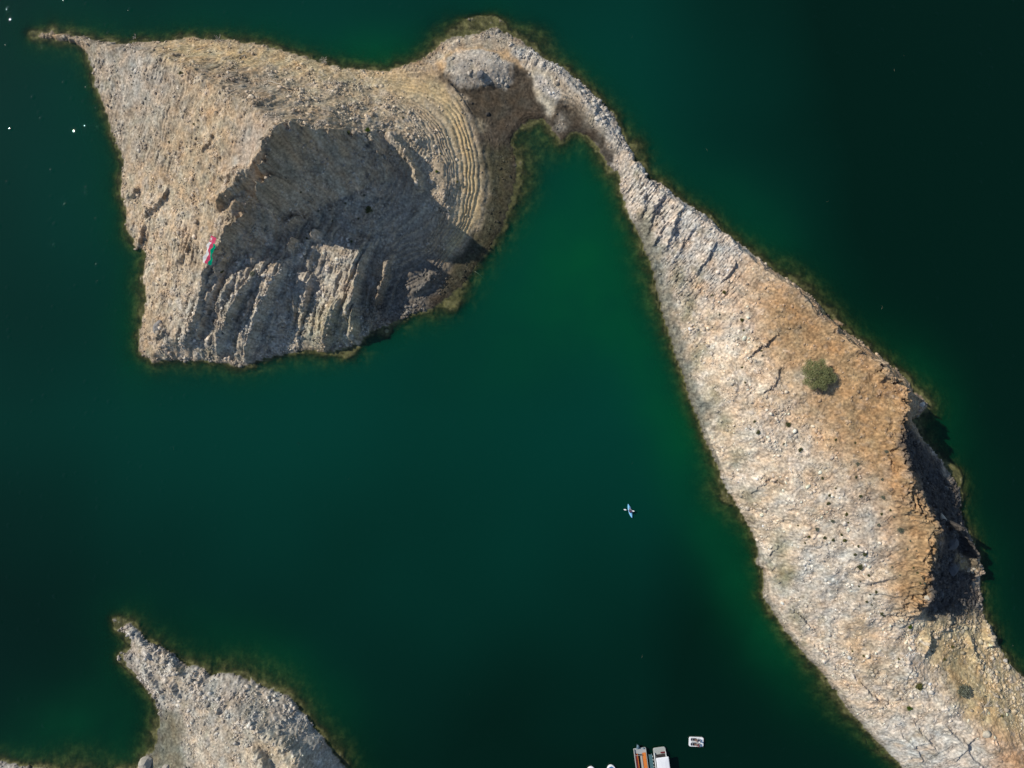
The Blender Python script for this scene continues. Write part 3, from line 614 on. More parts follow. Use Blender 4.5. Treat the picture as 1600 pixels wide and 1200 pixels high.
# ------------------------------------------------------------------ object helpers
class MB:
    def __init__(s): s.v = []; s.f = []; s.m = []
    def add(s, vs_, fs, mi=0):
        o = len(s.v); s.v += [tuple(p) for p in vs_]; s.f += [tuple(i + o for i in f) for f in fs]; s.m += [mi] * len(fs); return s
    def box(s, c, d, rot=0, mi=0, top=1.0):
        cx, cy, cz = c; hx, hy, hz = d[0] / 2, d[1] / 2, d[2] / 2; ca, sa = math.cos(rot), math.sin(rot); vs_ = []
        for zz, k in ((-hz, 1), (hz, top)):
            for a, b in ((-hx, -hy), (hx, -hy), (hx, hy), (-hx, hy)):
                a *= k; b *= k; vs_.append((cx + a * ca - b * sa, cy + a * sa + b * ca, cz + zz))
        return s.add(vs_, [(3, 2, 1, 0), (4, 5, 6, 7), (0, 1, 5, 4), (1, 2, 6, 5), (2, 3, 7, 6), (3, 0, 4, 7)], mi)
    def tube(s, pts, rad, n=6, mi=0):
        pts = [Vector(p) for p in pts]; rad = rad if isinstance(rad, (list, tuple)) else [rad] * len(pts); rings = []
        for i, p in enumerate(pts):
            d = (pts[min(i + 1, len(pts) - 1)] - pts[max(i - 1, 0)]).normalized()
            a = d.orthogonal().normalized(); b = d.cross(a)
            rings.append([p + (a * math.cos(t) + b * math.sin(t)) * rad[i] for t in [k * 2 * math.pi / n for k in range(n)]])
        vs_ = [q for r in rings for q in r]; fs = []
        for i in range(len(pts) - 1):
            for k in range(n): fs.append((i * n + k, i * n + (k + 1) % n, (i + 1) * n + (k + 1) % n, (i + 1) * n + k))
        fs.append(tuple(range(n))[::-1]); fs.append(tuple((len(pts) - 1) * n + k for k in range(n)))
        return s.add(vs_, fs, mi)
    def loft(s, rings, mi=0, cap=True):
        n = len(rings[0]); vs_ = [q for r in rings for q in r]; fs = []
        for i in range(len(rings) - 1):
            for k in range(n): fs.append((i * n + k, i * n + (k + 1) % n, (i + 1) * n + (k + 1) % n, (i + 1) * n + k))
        if cap: fs.append(tuple(range(n))[::-1]); fs.append(tuple((len(rings) - 1) * n + k for k in range(n)))
        return s.add(vs_, fs, mi)
    def ball(s, c, r, n=10, m=7, mi=0):
        r = r if isinstance(r, (tuple, list)) else (r, r, r); rings = []
        for i in range(m + 1):
            a = -math.pi / 2 + math.pi * (i + .02) / (m + .04)
            rings.append([(c[0] + r[0] * math.cos(a) * math.cos(t), c[1] + r[1] * math.cos(a) * math.sin(t), c[2] + r[2] * math.sin(a)) for t in [k * 2 * math.pi / n for k in range(n)]])
        return s.loft(rings, mi)
    def build(s, name, mats, parent=None, loc=None, rot=0, smooth=False):
        me = bpy.data.meshes.new(name); me.from_pydata(s.v, [], s.f); mats = mats if isinstance(mats, (list, tuple)) else [mats]
        for m_ in mats: me.materials.append(m_)
        if len(mats) > 1: me.polygons.foreach_set('material_index', s.m)
        if smooth: me.polygons.foreach_set('use_smooth', [True] * len(me.polygons))
        me.update()
        o = bpy.data.objects.new(name, me); col.objects.link(o)
        if parent: o.parent = parent
        if loc is not None: o.location = loc
        o.rotation_euler.z = rot
        return o
def thing(name, label, cat, loc, rot=0, group=None):
    o = bpy.data.objects.new(name, None); col.objects.link(o); o.empty_display_size = .3; o.location = loc; o.rotation_euler.z = rot
    return tag(o, label, cat, group)
def tag(o, label, cat, group=None):
    o['label'] = label; o['category'] = cat
    if group: o['group'] = group
    return o
def copy_tree(o, parent=None):
    c = o.copy(); col.objects.link(c)
    if parent: c.parent = parent
    for ch in list(o.children): copy_tree(ch, c)
    return c
def W(px, py, z=0.0):
    uu, vv = ground(px, py, z); return Vector(((uu - 800) * S, (600 - vv) * S, z))
def G(px, py):
    uu, vv, zz = locate(px, py, Z); return Vector(((uu - 800) * S, (600 - vv) * S, zz))

# ------------------------------------------------------------------ loose stones (scree nobody could count)
ico_v = []; ph = (1 + 5 ** .5) / 2
for a, b in ((-1, ph), (1, ph), (-1, -ph), (1, -ph)): ico_v.append((a, b, 0))
for a, b in ((-1, ph), (1, ph), (-1, -ph), (1, -ph)): ico_v.append((0, a, b))
for a, b in ((-1, ph), (1, ph), (-1, -ph), (1, -ph)): ico_v.append((b, 0, a))
ico_v = np.array(ico_v) / 1.9
ico_v = np.array([(-1,ph,0),(1,ph,0),(-1,-ph,0),(1,-ph,0),(0,-1,ph),(0,1,ph),(0,-1,-ph),(0,1,-ph),(ph,0,-1),(ph,0,1),(-ph,0,-1),(-ph,0,1)]) / 1.9
ico_f = np.array([(0,11,5),(0,5,1),(0,1,7),(0,7,10),(0,10,11),(1,5,9),(5,11,4),(11,10,2),(10,7,6),(7,1,8),(3,9,4),(3,4,2),(3,2,6),(3,6,8),(3,8,9),(4,9,5),(2,4,11),(6,2,10),(8,6,7),(9,8,1)])
rs = np.random.RandomState(99)
pr = np.clip(ST, .02, 1) ** 1.5 * (z > -.02) * (1 - .8 * tw) * np.clip(.25 + fbm(x / 3.5, y / 3.5, 901, 3) * 1.8, .02, 1.5)
pr = pr * (1 + .6 * (z < .8)) 
pr = pr / pr.sum(); NR = 62000
pick = rs.choice(len(x), NR, p=pr)
size = .085 + .075 * (rs.pareto(2.3, NR)).clip(0, 6.0); size *= np.clip(.7 + ST[pick] * .6, .6, 1.3)
bv = ico_v[None] * (1 + (rs.rand(NR, 12, 1) - .5) * .55)
bv = bv * (size[:, None, None] * (np.array([1, .75, .6]) * (.7 + .6 * rs.rand(NR, 3)))[:, None, :])
an = rs.rand(NR) * 6.28; ca, sa = np.cos(an)[:, None], np.sin(an)[:, None]
rx = bv[:, :, 0] * ca - bv[:, :, 1] * sa; ry = bv[:, :, 0] * sa + bv[:, :, 1] * ca
cen = np.stack([x[pick] + (rs.rand(NR) - .5) * .2, y[pick] + (rs.rand(NR) - .5) * .2, z[pick] + size * .12], 1)
pv = np.stack([rx, ry, bv[:, :, 2]], 2) + cen[:, None, :]
lc = A[pick] * (.85 + .75 * rs.rand(NR, 1)); lc = lc * .7 + lc.mean(1, keepdims=True) * .3 * np.array([1.08, 1.0, .92])
lr = np_mesh('loose_rocks', pv.reshape(-1, 3), (ico_f[None] + 12 * np.arange(NR)[:, None, None]).reshape(-1, 3), ROCK, np.repeat(np.clip(lc, .02, .7), 12, 0), False)
lr['kind'] = 'stuff'; lr['label'] = 'loose stones and scree scattered over the rocky slopes'

# ------------------------------------------------------------------ single boulders
def boulder(px, py, r, c, label, sx=1.0, sy=.8, sz=.7, rot=0, seed=1, sink=.25):
    rr = random.Random(seed); mb = MB(); n, m_ = 14, 9; rings = []
    ks_ = [(Vector((rr.uniform(-1, 1), rr.uniform(-1, 1), rr.uniform(-.6, 1))).normalized(), rr.uniform(.62, .9)) for _ in range(11)]
    for i in range(m_ + 1):
        a = -math.pi / 2 + math.pi * (i + .03) / (m_ + .06); ring = []
        for k in range(n):
            t = k * 2 * math.pi / n; d = Vector((math.cos(a) * math.cos(t), math.cos(a) * math.sin(t), math.sin(a))); q = 1.0
            for nrm, off in ks_:
                dd = d.dot(nrm)
                if dd > .05: q = min(q, off / dd)
            q *= 1 + rr.uniform(-.03, .03)
            ring.append((d.x * q * r * sx, d.y * q * r * sy, d.z * q * r * sz))
        rings.append(ring)
    mb.loft(rings)
    key = 'stone_%d' % (int(c[0] * 100)); m = bpy.data.materials.get(key) or simple(key, c, .9, 0, .3, 1.6, .15)
    p = G(px, py); o = mb.build('boulder', m, None, (p.x, p.y, max(p.z, -.1) + r * sz * (.5 - sink)), rot)
    return tag(o, label, 'boulder')
boulder(229, 1193, 1.6, (.38, .35, .30), 'big pale grey boulder half sunk at the water edge beside the headland', 1.05, 1.1, .8, .3, 3)
boulder(260, 1199, .8, (.38, .35, .30), 'smaller grey boulder on the mud just right of the big pale one', 1, 1, .8, .9, 4)
boulder(1441, 632, .75, (.52, .48, .42), 'pale boulder in the shallow water off the tip of the orange ridge crest', 1.1, .8, .7, .2, 5)
boulder(1434, 650, .4, (.3, .27, .2), 'small brown rock in the shallows just inside the pale boulder', 1, .8, .6, .8, 6)
boulder(762, 179, .62, (.06, .055, .05), 'dark boulder alone in the middle of the brown mud flat', 1, .9, .8, .5, 7)
boulder(737, 161, .38, (.07, .06, .05), 'small dark rock on the mud between the gravel mound and the beach', 1, .8, .7, .2, 8)
boulder(797, 276, .36, (.05, .05, .04), 'small black rock on the olive mud near the water edge', .8, 1, .8, .5, 9)
boulder(1484, 816, 1.3, (.50, .45, .36), 'long pale slab lying below the spike of the shaded cliff', .55, 1.5, .5, .35, 10)
boulder(1488, 828, .55, (.56, .52, .46), 'white rounded rock below the long pale slab at the cliff foot', 1, .9, .8, .2, 11)
boulder(1448, 934, .6, (.5, .47, .42), 'pale boulder caught against the lower end of the dark cliff', 1, .9, .8, .1, 12)
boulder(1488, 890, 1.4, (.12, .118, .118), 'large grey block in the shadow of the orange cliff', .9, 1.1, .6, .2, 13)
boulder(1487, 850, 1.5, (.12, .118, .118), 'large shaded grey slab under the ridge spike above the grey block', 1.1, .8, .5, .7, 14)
boulder(1524, 872, .8, (.5, .47, .42), 'white boulder at the shore below the cliff where the sunlight starts', 1, .8, .7, .2, 15)
boulder(1520, 888, .7, (.5, .47, .42), 'white angular boulder on the shore beside the ochre patch', .8, 1, .7, 1.2, 16)
boulder(1570, 1032, .6, (.48, .45, .40), 'pale boulder alone on the shore at the right edge of the ridge', 1, .8, .8, .5, 17)
boulder(750, 116, .95, (.17, .17, .175), 'dark blue-grey boulder on top of the gravel mound', 1, .9, .8, .4, 18)
boulder(1409, 968, .5, (.5, .46, .38), 'pale round boulder below the lower end of the orange crest', 1, 1, .8, .4, 19)
boulder(1540, 1147, .9, (.5, .44, .34), 'cream boulder between the ochre slope and the bottom rock dome', 1.1, .8, .7, .4, 20)
boulder(247, 511, 1.3, (.24, .23, .22), 'dark grey rock outcrop above the bottom left corner of the hill', .8, 1.3, .7, -.4, 21)
boulder(604, 517, .5, (.2, .2, .12), 'olive rock under the water off the southern shore of the hill', 1, 1, .5, .4, 22)

# ------------------------------------------------------------------ vegetation
def leaf_mat(name, c):
    m, nt, out = mat(name); N = nt.nodes; L = nt.links
    d = N.new('ShaderNodeBsdfDiffuse'); t = N.new('ShaderNodeBsdfTranslucent'); mx = N.new('ShaderNodeMixShader'); mx.inputs[0].default_value = .25
    tc = N.new('ShaderNodeTexCoord'); n = N.new('ShaderNodeTexNoise'); n.inputs['Scale'].default_value = 2.2; n.inputs['Detail'].default_value = 3; L.new(tc.outputs['Object'], n.inputs['Vector'])
    cr = N.new('ShaderNodeMix'); cr.data_type = 'RGBA'; cr.inputs[6].default_value = (c[0] * .6, c[1] * .6, c[2] * .6, 1); cr.inputs[7].default_value = (c[0] * 1.5, c[1] * 1.4, c[2] * 1.3, 1)
    L.new(n.outputs[0], cr.inputs[0]); L.new(cr.outputs[2], d.inputs[0]); L.new(cr.outputs[2], t.inputs[0])
    L.new(d.outputs[0], mx.inputs[1]); L.new(t.outputs[0], mx.inputs[2]); L.new(mx.outputs[0], out.inputs[0]); return m
LF_TREE = leaf_mat('feathery_foliage', (.24, .27, .135)); LF_DARK = leaf_mat('dark_foliage', (.105, .12, .06)); LF_OLV = leaf_mat('olive_foliage', (.13, .135, .05))
LF_GRN = leaf_mat('fresh_foliage', (.09, .14, .03)); LF_GREY = leaf_mat('grey_foliage', (.17, .19, .15)); BARK = simple('bark', (.13, .10, .07), .9, 0, .3, 6); DRY = simple('dry_wood', (.42, .38, .32), .9, 0, .3, 6)
def leaves(n, blobs, ls, rr, asp=.35):
    vs_, fs = [], []; tot = sum(b[3] ** 2 for b in blobs)
    for b in blobs:
        for _ in range(int(n * b[3] ** 2 / tot)):
            d = Vector((rr.gauss(0, 1), rr.gauss(0, 1), rr.gauss(0, 1))).normalized(); q = rr.random() ** .45
            if rr.random() < .08: q *= 1.18
            p = Vector((b[0] + d.x * q * b[3], b[1] + d.y * q * b[3], b[2] + d.z * q * b[3] * b[4]))
            a = Vector((d.x + rr.gauss(0, .7), d.y + rr.gauss(0, .7), rr.gauss(.3, .6))).normalized(); c = a.orthogonal().normalized()
            c = (Matrix.Rotation(rr.uniform(0, 6.28), 3, a) @ c) * ls * asp * .5; a = a * ls * rr.uniform(.6, 1.3) * .5
            o = len(vs_); vs_ += [p - a - c * .4, p + c, p + a, p - c]; fs.append((o, o + 1, o + 2, o + 3))
    return vs_, fs
rr = random.Random(5)
# the one tree on the ridge
tb = G(1283, 614); tcn = W(1278, 586, tb.z + 1.9); off = tcn - tb
tree = thing('acacia_tree', 'round feathery green tree standing alone on the orange crest of the long ridge', 'tree', tb)
mb = MB(); fork = Vector((.1, .3, .7)); mb.tube([(0, 0, -.5), (.05, .1, .3), fork], [.22, .18, .15], 8)
blobs = []
for k in range(15):
    a = k * 2.4; q = (.3 + 2.6 * math.sqrt((k + .5) / 15)); c = Vector((off.x + q * math.cos(a), off.y + q * math.sin(a), 1.95 + .7 * (1 - (q / 2.6) ** 2) + rr.uniform(-.25, .25)))
    if c.y - off.y > 2.0 and abs(c.x - off.x) < .6: c.y -= .5
    blobs.append((c.x, c.y, c.z, rr.uniform(.75, 1.3), .75)); mid = fork.lerp(c, .5) + Vector((0, 0, -.3))
    mb.tube([fork, mid, c], [.09, .055, .02], 5)
mb.build('trunk', BARK, tree)
v_, f_ = leaves(13000, blobs, .32, rr, .20)
MB().add(v_, f_).build('crown', LF_TREE, tree)
# shrub prototypes (unit radius), foliage mesh plus woody stems
def shrub_proto(seed, n, lm):
    r_ = random.Random(seed); bl = [(r_.uniform(-.4, .4), r_.uniform(-.4, .4), .45 + r_.uniform(-.1, .2), r_.uniform(.4, .62), .8) for _ in range(6)]
    a, b = leaves(n, bl, .30, r_, .4); me = MB().add(a, b); st_ = MB()
    for q in bl: st_.tube([(0, 0, -.3), (q[0] * .6, q[1] * .6, .2), (q[0], q[1], q[2])], [.05, .04, .015], 4)
    return me, st_
PR = {}
for nm, lm in (('dark', LF_DARK), ('olive', LF_OLV), ('green', LF_GRN), ('grey', LF_GREY)):
    PR[nm] = []
    for s_ in range(3):
        a, b = shrub_proto(40 + s_ * 7 + len(nm), 420, lm); fm = bpy.data.meshes.new('foliage'); fm.from_pydata(a.v, [], a.f); fm.materials.append(lm); fm.update()
        sm = bpy.data.meshes.new('stems'); sm.from_pydata(b.v, [], b.f); sm.materials.append(BARK); sm.update(); PR[nm].append((fm, sm))
cnt_ = 0
def shrub(px, py, d, kind, label, group=None, ex=1.0, rot=None):
    global cnt_
    p = G(px, py); r = d * S * .55; fm, sm = PR[kind][cnt_ % 3]; cnt_ += 1
    t = thing('shrub', label, 'shrub', p, rr.uniform(0, 6.28) if rot is None else rot, group); t.scale = (r * ex, r, r * .8)
    for nm_, me in (('foliage', fm), ('stems', sm)):
        o = bpy.data.objects.new(nm_, me); col.objects.link(o); o.parent = t
    return t
ORD = 'first second third fourth fifth sixth seventh eighth ninth tenth eleventh twelfth thirteenth fourteenth fifteenth sixteenth seventeenth eighteenth nineteenth twentieth twenty-first twenty-second twenty-third twenty-fourth twenty-fifth twenty-sixth'.split()
def scatter(lst, kind, label, group, k=.98):
    for i, a in enumerate(sorted(lst, key=lambda q: q[1])):
        kd = kind(a) if callable(kind) else (kind, 'olive', kind, 'grey')[(a[0] + a[1]) % 4]
        shrub(a[0], a[1], a[2] * k, kd, '%s, %s from the top' % (label, ORD[i]), group)
L1 = 'small shrub scattered on the stony middle of the long ridge'; G1 = 'small shrubs dotted on the middle of the long ridge'
scatter([(1178,658,6),(1225,694,5),(1306,687,5),(1336,692,4),(1285,747,5),(1337,745,5),(1306,763,4),(1296,774,5),(1325,816,4),(1377,803,5),(1263,838,6),(1288,840,6),(1302,844,7),(1314,836,6),(1247,821,4),(1214,750,4),(1320,845,8),(1340,854,6),(1336,866,6),(1257,848,5),(1276,827,7),(1301,814,7),(1322,803,7),(1372,819,7),(1294,786,7),(1344,776,7)], 'dark', L1, G1)
L2 = 'tiny shrub on the orange crest left of the cliff'; G2 = 'tiny shrubs on the orange crest'
scatter([(1391,797,4),(1394,886,4),(1406,899,4),(1433,894,5),(1427,887,4),(1442,903,4),(1422,845,4),(1418,858,4),(1432,861,3),(1437,910,5),(1444,911,5),(1396,808,5)], lambda a: 'dark' if a[0] % 2 else 'grey', L2, G2)
L3 = 'shrub in the cluster left of the lower dark cliff'; G3 = 'cluster of shrubs left of the lower cliff'
scatter([(1357,899,5),(1343,908,5),(1342,916,4),(1359,929,5),(1364,935,4),(1354,940,5),(1362,945,4),(1378,944,4),(1377,959,6),(1369,925,6)], 'dark', L3, G3)
L4 = 'small shrub on the white rock of the upper ridge'; G4 = 'small shrubs on the upper ridge'
scatter([(1112,461,5),(1161,516,4),(1124,491,4),(1183,541,3),(1159,574,5),(1164,597,4),(1189,548,4),(1191,556,4)], 'dark', L4, G4)
L5 = 'small shrub on rubble low on the long ridge'; G5 = 'small shrubs at the lower end of the ridge'
scatter([(1349,1025,5),(1404,1030,5),(1332,1017,4),(1476,1029,6),(1457,1018,4),(1488,1010,6),(1380,962,4),(1473,1055,3),(1539,1088,4),(1565,1119,5)], 'olive', L5, G5)
L6 = 'small shrub on the sunny face of the hill'; G6 = 'small shrubs on the sunny face of the hill'
scatter([(303,195,5),(264,222,4),(222,160,3),(205,118,4),(243,205,4),(218,214,3),(302,262,3),(206,132,3)], 'dark', L6, G6)
L7 = 'small shrub on the curved terraces of the hill'; G7 = 'small shrubs on the curved terraces'
scatter([(630,184,4),(714,284,5),(651,216,4),(632,248,4),(688,240,4),(703,330,4),(668,152,3)], 'olive', L7, G7)
L8 = 'small shrub on the shaded face of the hill'; G8 = 'shrubs in the shade of the hill'
scatter([(549,377,5),(569,306,5),(560,342,4),(480,372,5),(520,345,4),(497,330,4),(540,318,4),(470,300,4)], 'dark', L8, G8)
shrub(1231, 663, 9, 'dark', 'larger round dark shrub, highest of the three neat shrubs below the tree')
shrub(1185, 676, 9, 'dark', 'round dark shrub, leftmost of the three neat shrubs below the tree')
shrub(1250, 702, 9, 'dark', 'round dark shrub, lowest of the three neat shrubs below the tree')
shrub(1343, 886, 10, 'dark', 'biggest dark shrub alone on the bare pale patch low on the ridge')
shrub(1352, 865, 8, 'dark', 'spreading dark shrub just above the big dark shrub on the ridge', None, 1.4, .2)
shrub(1131, 458, 8, 'olive', 'olive shrub on the white rock, nearest to the neck of the ridge')
shrub(1159, 499, 8, 'olive', 'dark olive shrub on white rock above and left of the tree')
shrub(1285, 489, 12, 'grey', 'pale dry bush at the water edge on the far side of the ridge')
shrub(1384, 706, 7, 'grey', 'grey shrub on orange soil close left of the top of the dark cliff')
shrub(1340, 725, 7, 'grey', 'grey shrub at the edge between pale stones and orange soil')
shrub(1378, 777, 9, 'grey', 'grey spreading shrub on tan soil above the cliff spike')
shrub(1406, 828, 12, 'grey', 'large blue-grey shrub with dark hollow left of the cliff spike')
shrub(1378, 749, 5, 'grey', 'little blue-grey shrub on the orange crest left of the rim teeth')
shrub(1421, 979, 8, 'green', 'fresh green bush just below the lower tip of the dark cliff')
shrub(1433, 1073, 17, 'olive', 'olive bush with a shadow on pale rubble low on the ridge', None, .8)
shrub(1420, 1107, 12, 'green', 'bright green bush on rubble near the bottom rock slabs', None, .8)
shrub(1506, 1080, 26, 'grey', 'wide grey-green sprawling bush with dead branches on ochre soil', None, 1.3, -.7)
shrub(283, 116, 8, 'dark', 'dark round bush on the grey upper left slope of the hill')
shrub(575, 205, 10, 'green', 'yellow-green bush on the crest at the edge of the shadow')
shrub(544, 208, 8, 'dark', 'dark bush sunk in shadow below the hill crest')
shrub(683, 269, 6, 'green', 'green bush on the stony terraces above the beach')
shrub(577, 328, 13, 'dark', 'large dark bush well inside the shaded bowl of the hill')
shrub(394, 427, 12, 'grey', 'pale green bush among the ribs right of the flag')
shrub(348, 425, 7, 'olive', 'olive bush on a rib just below the flag')
# leafless drowned shrubs and driftwood
def dead_shrub(px, py, r, label, n=16, flatn=.7, seed=1):
    r_ = random.Random(seed); mb = MB(); p = G(px, py)
    for k in range(n):
        a = r_.uniform(0, 6.28); e = r_.uniform(.15, 1.1) * flatn; d = Vector((math.cos(a) * math.cos(e), math.sin(a) * math.cos(e), math.sin(e)))
        q = r * r_.uniform(.6, 1.1); m1 = d * q * .5 + Vector((r_.uniform(-.1, .1), r_.uniform(-.1, .1), .1)) * r; tip = d * q
        mb.tube([(0, 0, -.1), m1, tip], [.06, .045, .02], 4)
        mb.tube([m1, m1 + (d + Vector((r_.uniform(-.7, .7), r_.uniform(-.7, .7), .2))).normalized() * q * .4], [.03, .012], 4)
    return tag(mb.build('dead_shrub', DRY, None, (p.x, p.y, max(p.z, 0))), label, 'dead shrub')
dead_shrub(343, 65, 1.5, 'leafless grey shrub at the top shore of the hill', seed=2)
dead_shrub(506, 96, 1.2, 'leafless grey shrub by the water on the upper beach', seed=3)
dead_shrub(212, 58, .8, 'bleached branches sticking out of the water near the hill tip', 8, seed=4)
dead_shrub(1538, 1105, 2.0, 'dark sprawl of dead branches below the grey-green bush', 18, .4, 5)
def log(a, b, r, label):
    p, q = G(*a), G(*b); d = q - p; mb = MB(); mb.tube([(0, 0, r), d * .35 + Vector((.05, .08, r * 1.4)), d * .7 + Vector((-.05, 0, r)), d + Vector((0, 0, r))], [r, r * .9, r * .7, r * .3], 6)
    mb.tube([d * .5 + Vector((0, 0, r)), d * .62 + Vector((.15, .35, r * 2))], [r * .5, r * .15], 5)
    return tag(mb.build('driftwood', DRY, None, p), label, 'driftwood')
log((419,127), (439,132), .13, 'thin bleached driftwood stick on the tan slope above the beach')
log((374,91), (386,85), .13, 'short bleached branch on the upper yellow beach')
log((139,60), (144,73), .14, 'pale trunk lying at the narrow western tip of the hill')
log((307,78), (322,74), .1, 'bleached crooked branch near the leafless shore shrub')
log((742,424), (757,434), .1, 'sunken pale branch off the south-east beach')

# ------------------------------------------------------------------ flag on the hill crest
fb = G(347, 376); FT = fb.z + 4.9
POLE = simple('pole_metal', (.55, .55, .55), .4, .6, .05)
fp = thing('flagpole', 'thin metal flagpole standing on the sharp crest of the steep hill', 'flagpole', fb)
MB().tube([(0, 0, -.4), (0, 0, 5.1)], [.06, .045], 8).build('pole', POLE, fp); MB().ball((0, 0, 5.15), .09).build('finial', POLE, fp)
def flagcloth(name, c):
    m, nt, out = mat(name); N = nt.nodes; L = nt.links; d = N.new('ShaderNodeBsdfDiffuse'); t_ = N.new('ShaderNodeBsdfTranslucent'); mx = N.new('ShaderNodeMixShader'); mx.inputs[0].default_value = .55
    d.inputs[0].default_value = (*c, 1); t_.inputs[0].default_value = (*c, 1); w = N.new('ShaderNodeTexWave'); w.inputs['Scale'].default_value = 9; bp = N.new('ShaderNodeBump'); bp.inputs['Strength'].default_value = .05
    L.new(w.outputs[1], bp.inputs['Height']); L.new(bp.outputs[0], d.inputs['Normal']); L.new(d.outputs[0], mx.inputs[1]); L.new(t_.outputs[0], mx.inputs[2]); L.new(mx.outputs[0], out.inputs[0]); return m
FW = flagcloth('flag_white', (.93, .92, .93)); FR = flagcloth('flag_red', (.70, .09, .19)); FG = flagcloth('flag_green', (.0, .36, .22))
htop = Vector((fb.x, fb.y, FT)); tail = W(316, 411, FT - .6); dv = tail - htop; LN = math.hypot(dv.x, dv.y); ux, uy = dv.x / LN, dv.y / LN; nx2, ny2 = -uy, ux
mb = MB(); NA, NB = 60, 24; HT = 2.35; vs_ = []; fs = []; ms = []
for i in range(NA + 1):
    s_ = i / NA
    for j in range(NB + 1):
        t = j / NB; w = (.17 * math.sin(s_ * 13 - t * 3.2) + .07 * math.sin(s_ * 29 + t * 5)) * min(1, s_ * 3.0); dr = -.6 * s_ * s_ - .35 * s_ * t
        sl_ = .9 * t * s_
        vs_.append((ux * (s_ * LN * .97) + nx2 * (w + sl_ * .6), uy * (s_ * LN * .97) + ny2 * (w + sl_ * .6), -t * HT * (1 - .10 * s_) + dr))
for i in range(NA):
    for j in range(NB):
        a = i * (NB + 1) + j; fs.append((a, a + NB + 1, a + NB + 2, a + 1)); s_ = (i + .5) / NA; t = (j + .5) / NB
        m_ = 1 if s_ < .24 else (0 if t < .34 else (1 if t < .67 else 2))
        # white emblem in the upper hoist: crossed blades and a belt
        e, g2 = (s_ - .12) / .075, (t - .19) / .13
        if s_ < .24 and (abs(abs(e) - abs(g2)) < .16 and max(abs(e), abs(g2)) < 1 or (abs(e) < .28 and abs(g2) < 1.1)): m_ = 0
        ms.append(m_)
mb.add(vs_, fs); mb.m = ms
fl = mb.build('flag', [FW, FR, FG], None, htop, 0, True); tag(fl, 'long white, red and green flag flying from the pole on the hill crest', 'flag')

# ------------------------------------------------------------------ people
SKIN = simple('skin', (.36, .21, .14), .6, 0, .05); HAIR = simple('black_hair', (.02, .015, .012), .7)
def cloth(n, c): return simple(n, c, .85, 0, .1, 5)
def skinmesh(name, verts, edges, rads, m, parent, sub=1):
    me = bpy.data.meshes.new(name + '_cage'); me.from_pydata(verts, edges, []); me.update()
    o = bpy.data.objects.new(name, me); col.objects.link(o); md = o.modifiers.new('skin', 'SKIN'); md.use_smooth_shade = True
    for i, r_ in enumerate(rads): me.skin_vertices[0].data[i].radius = (r_, r_) if not isinstance(r_, tuple) else r_
    me.skin_vertices[0].data[0].use_root = True
    sb = o.modifiers.new('sub', 'SUBSURF'); sb.levels = sub; sb.render_levels = sub
    dg = bpy.context.evaluated_depsgraph_get(); ev = o.evaluated_get(dg); nm = bpy.data.meshes.new_from_object(ev); o.modifiers.clear(); o.data = nm
    bpy.data.meshes.remove(me); nm.name = name; nm.materials.clear(); nm.materials.append(m)
    o.parent = parent; return o
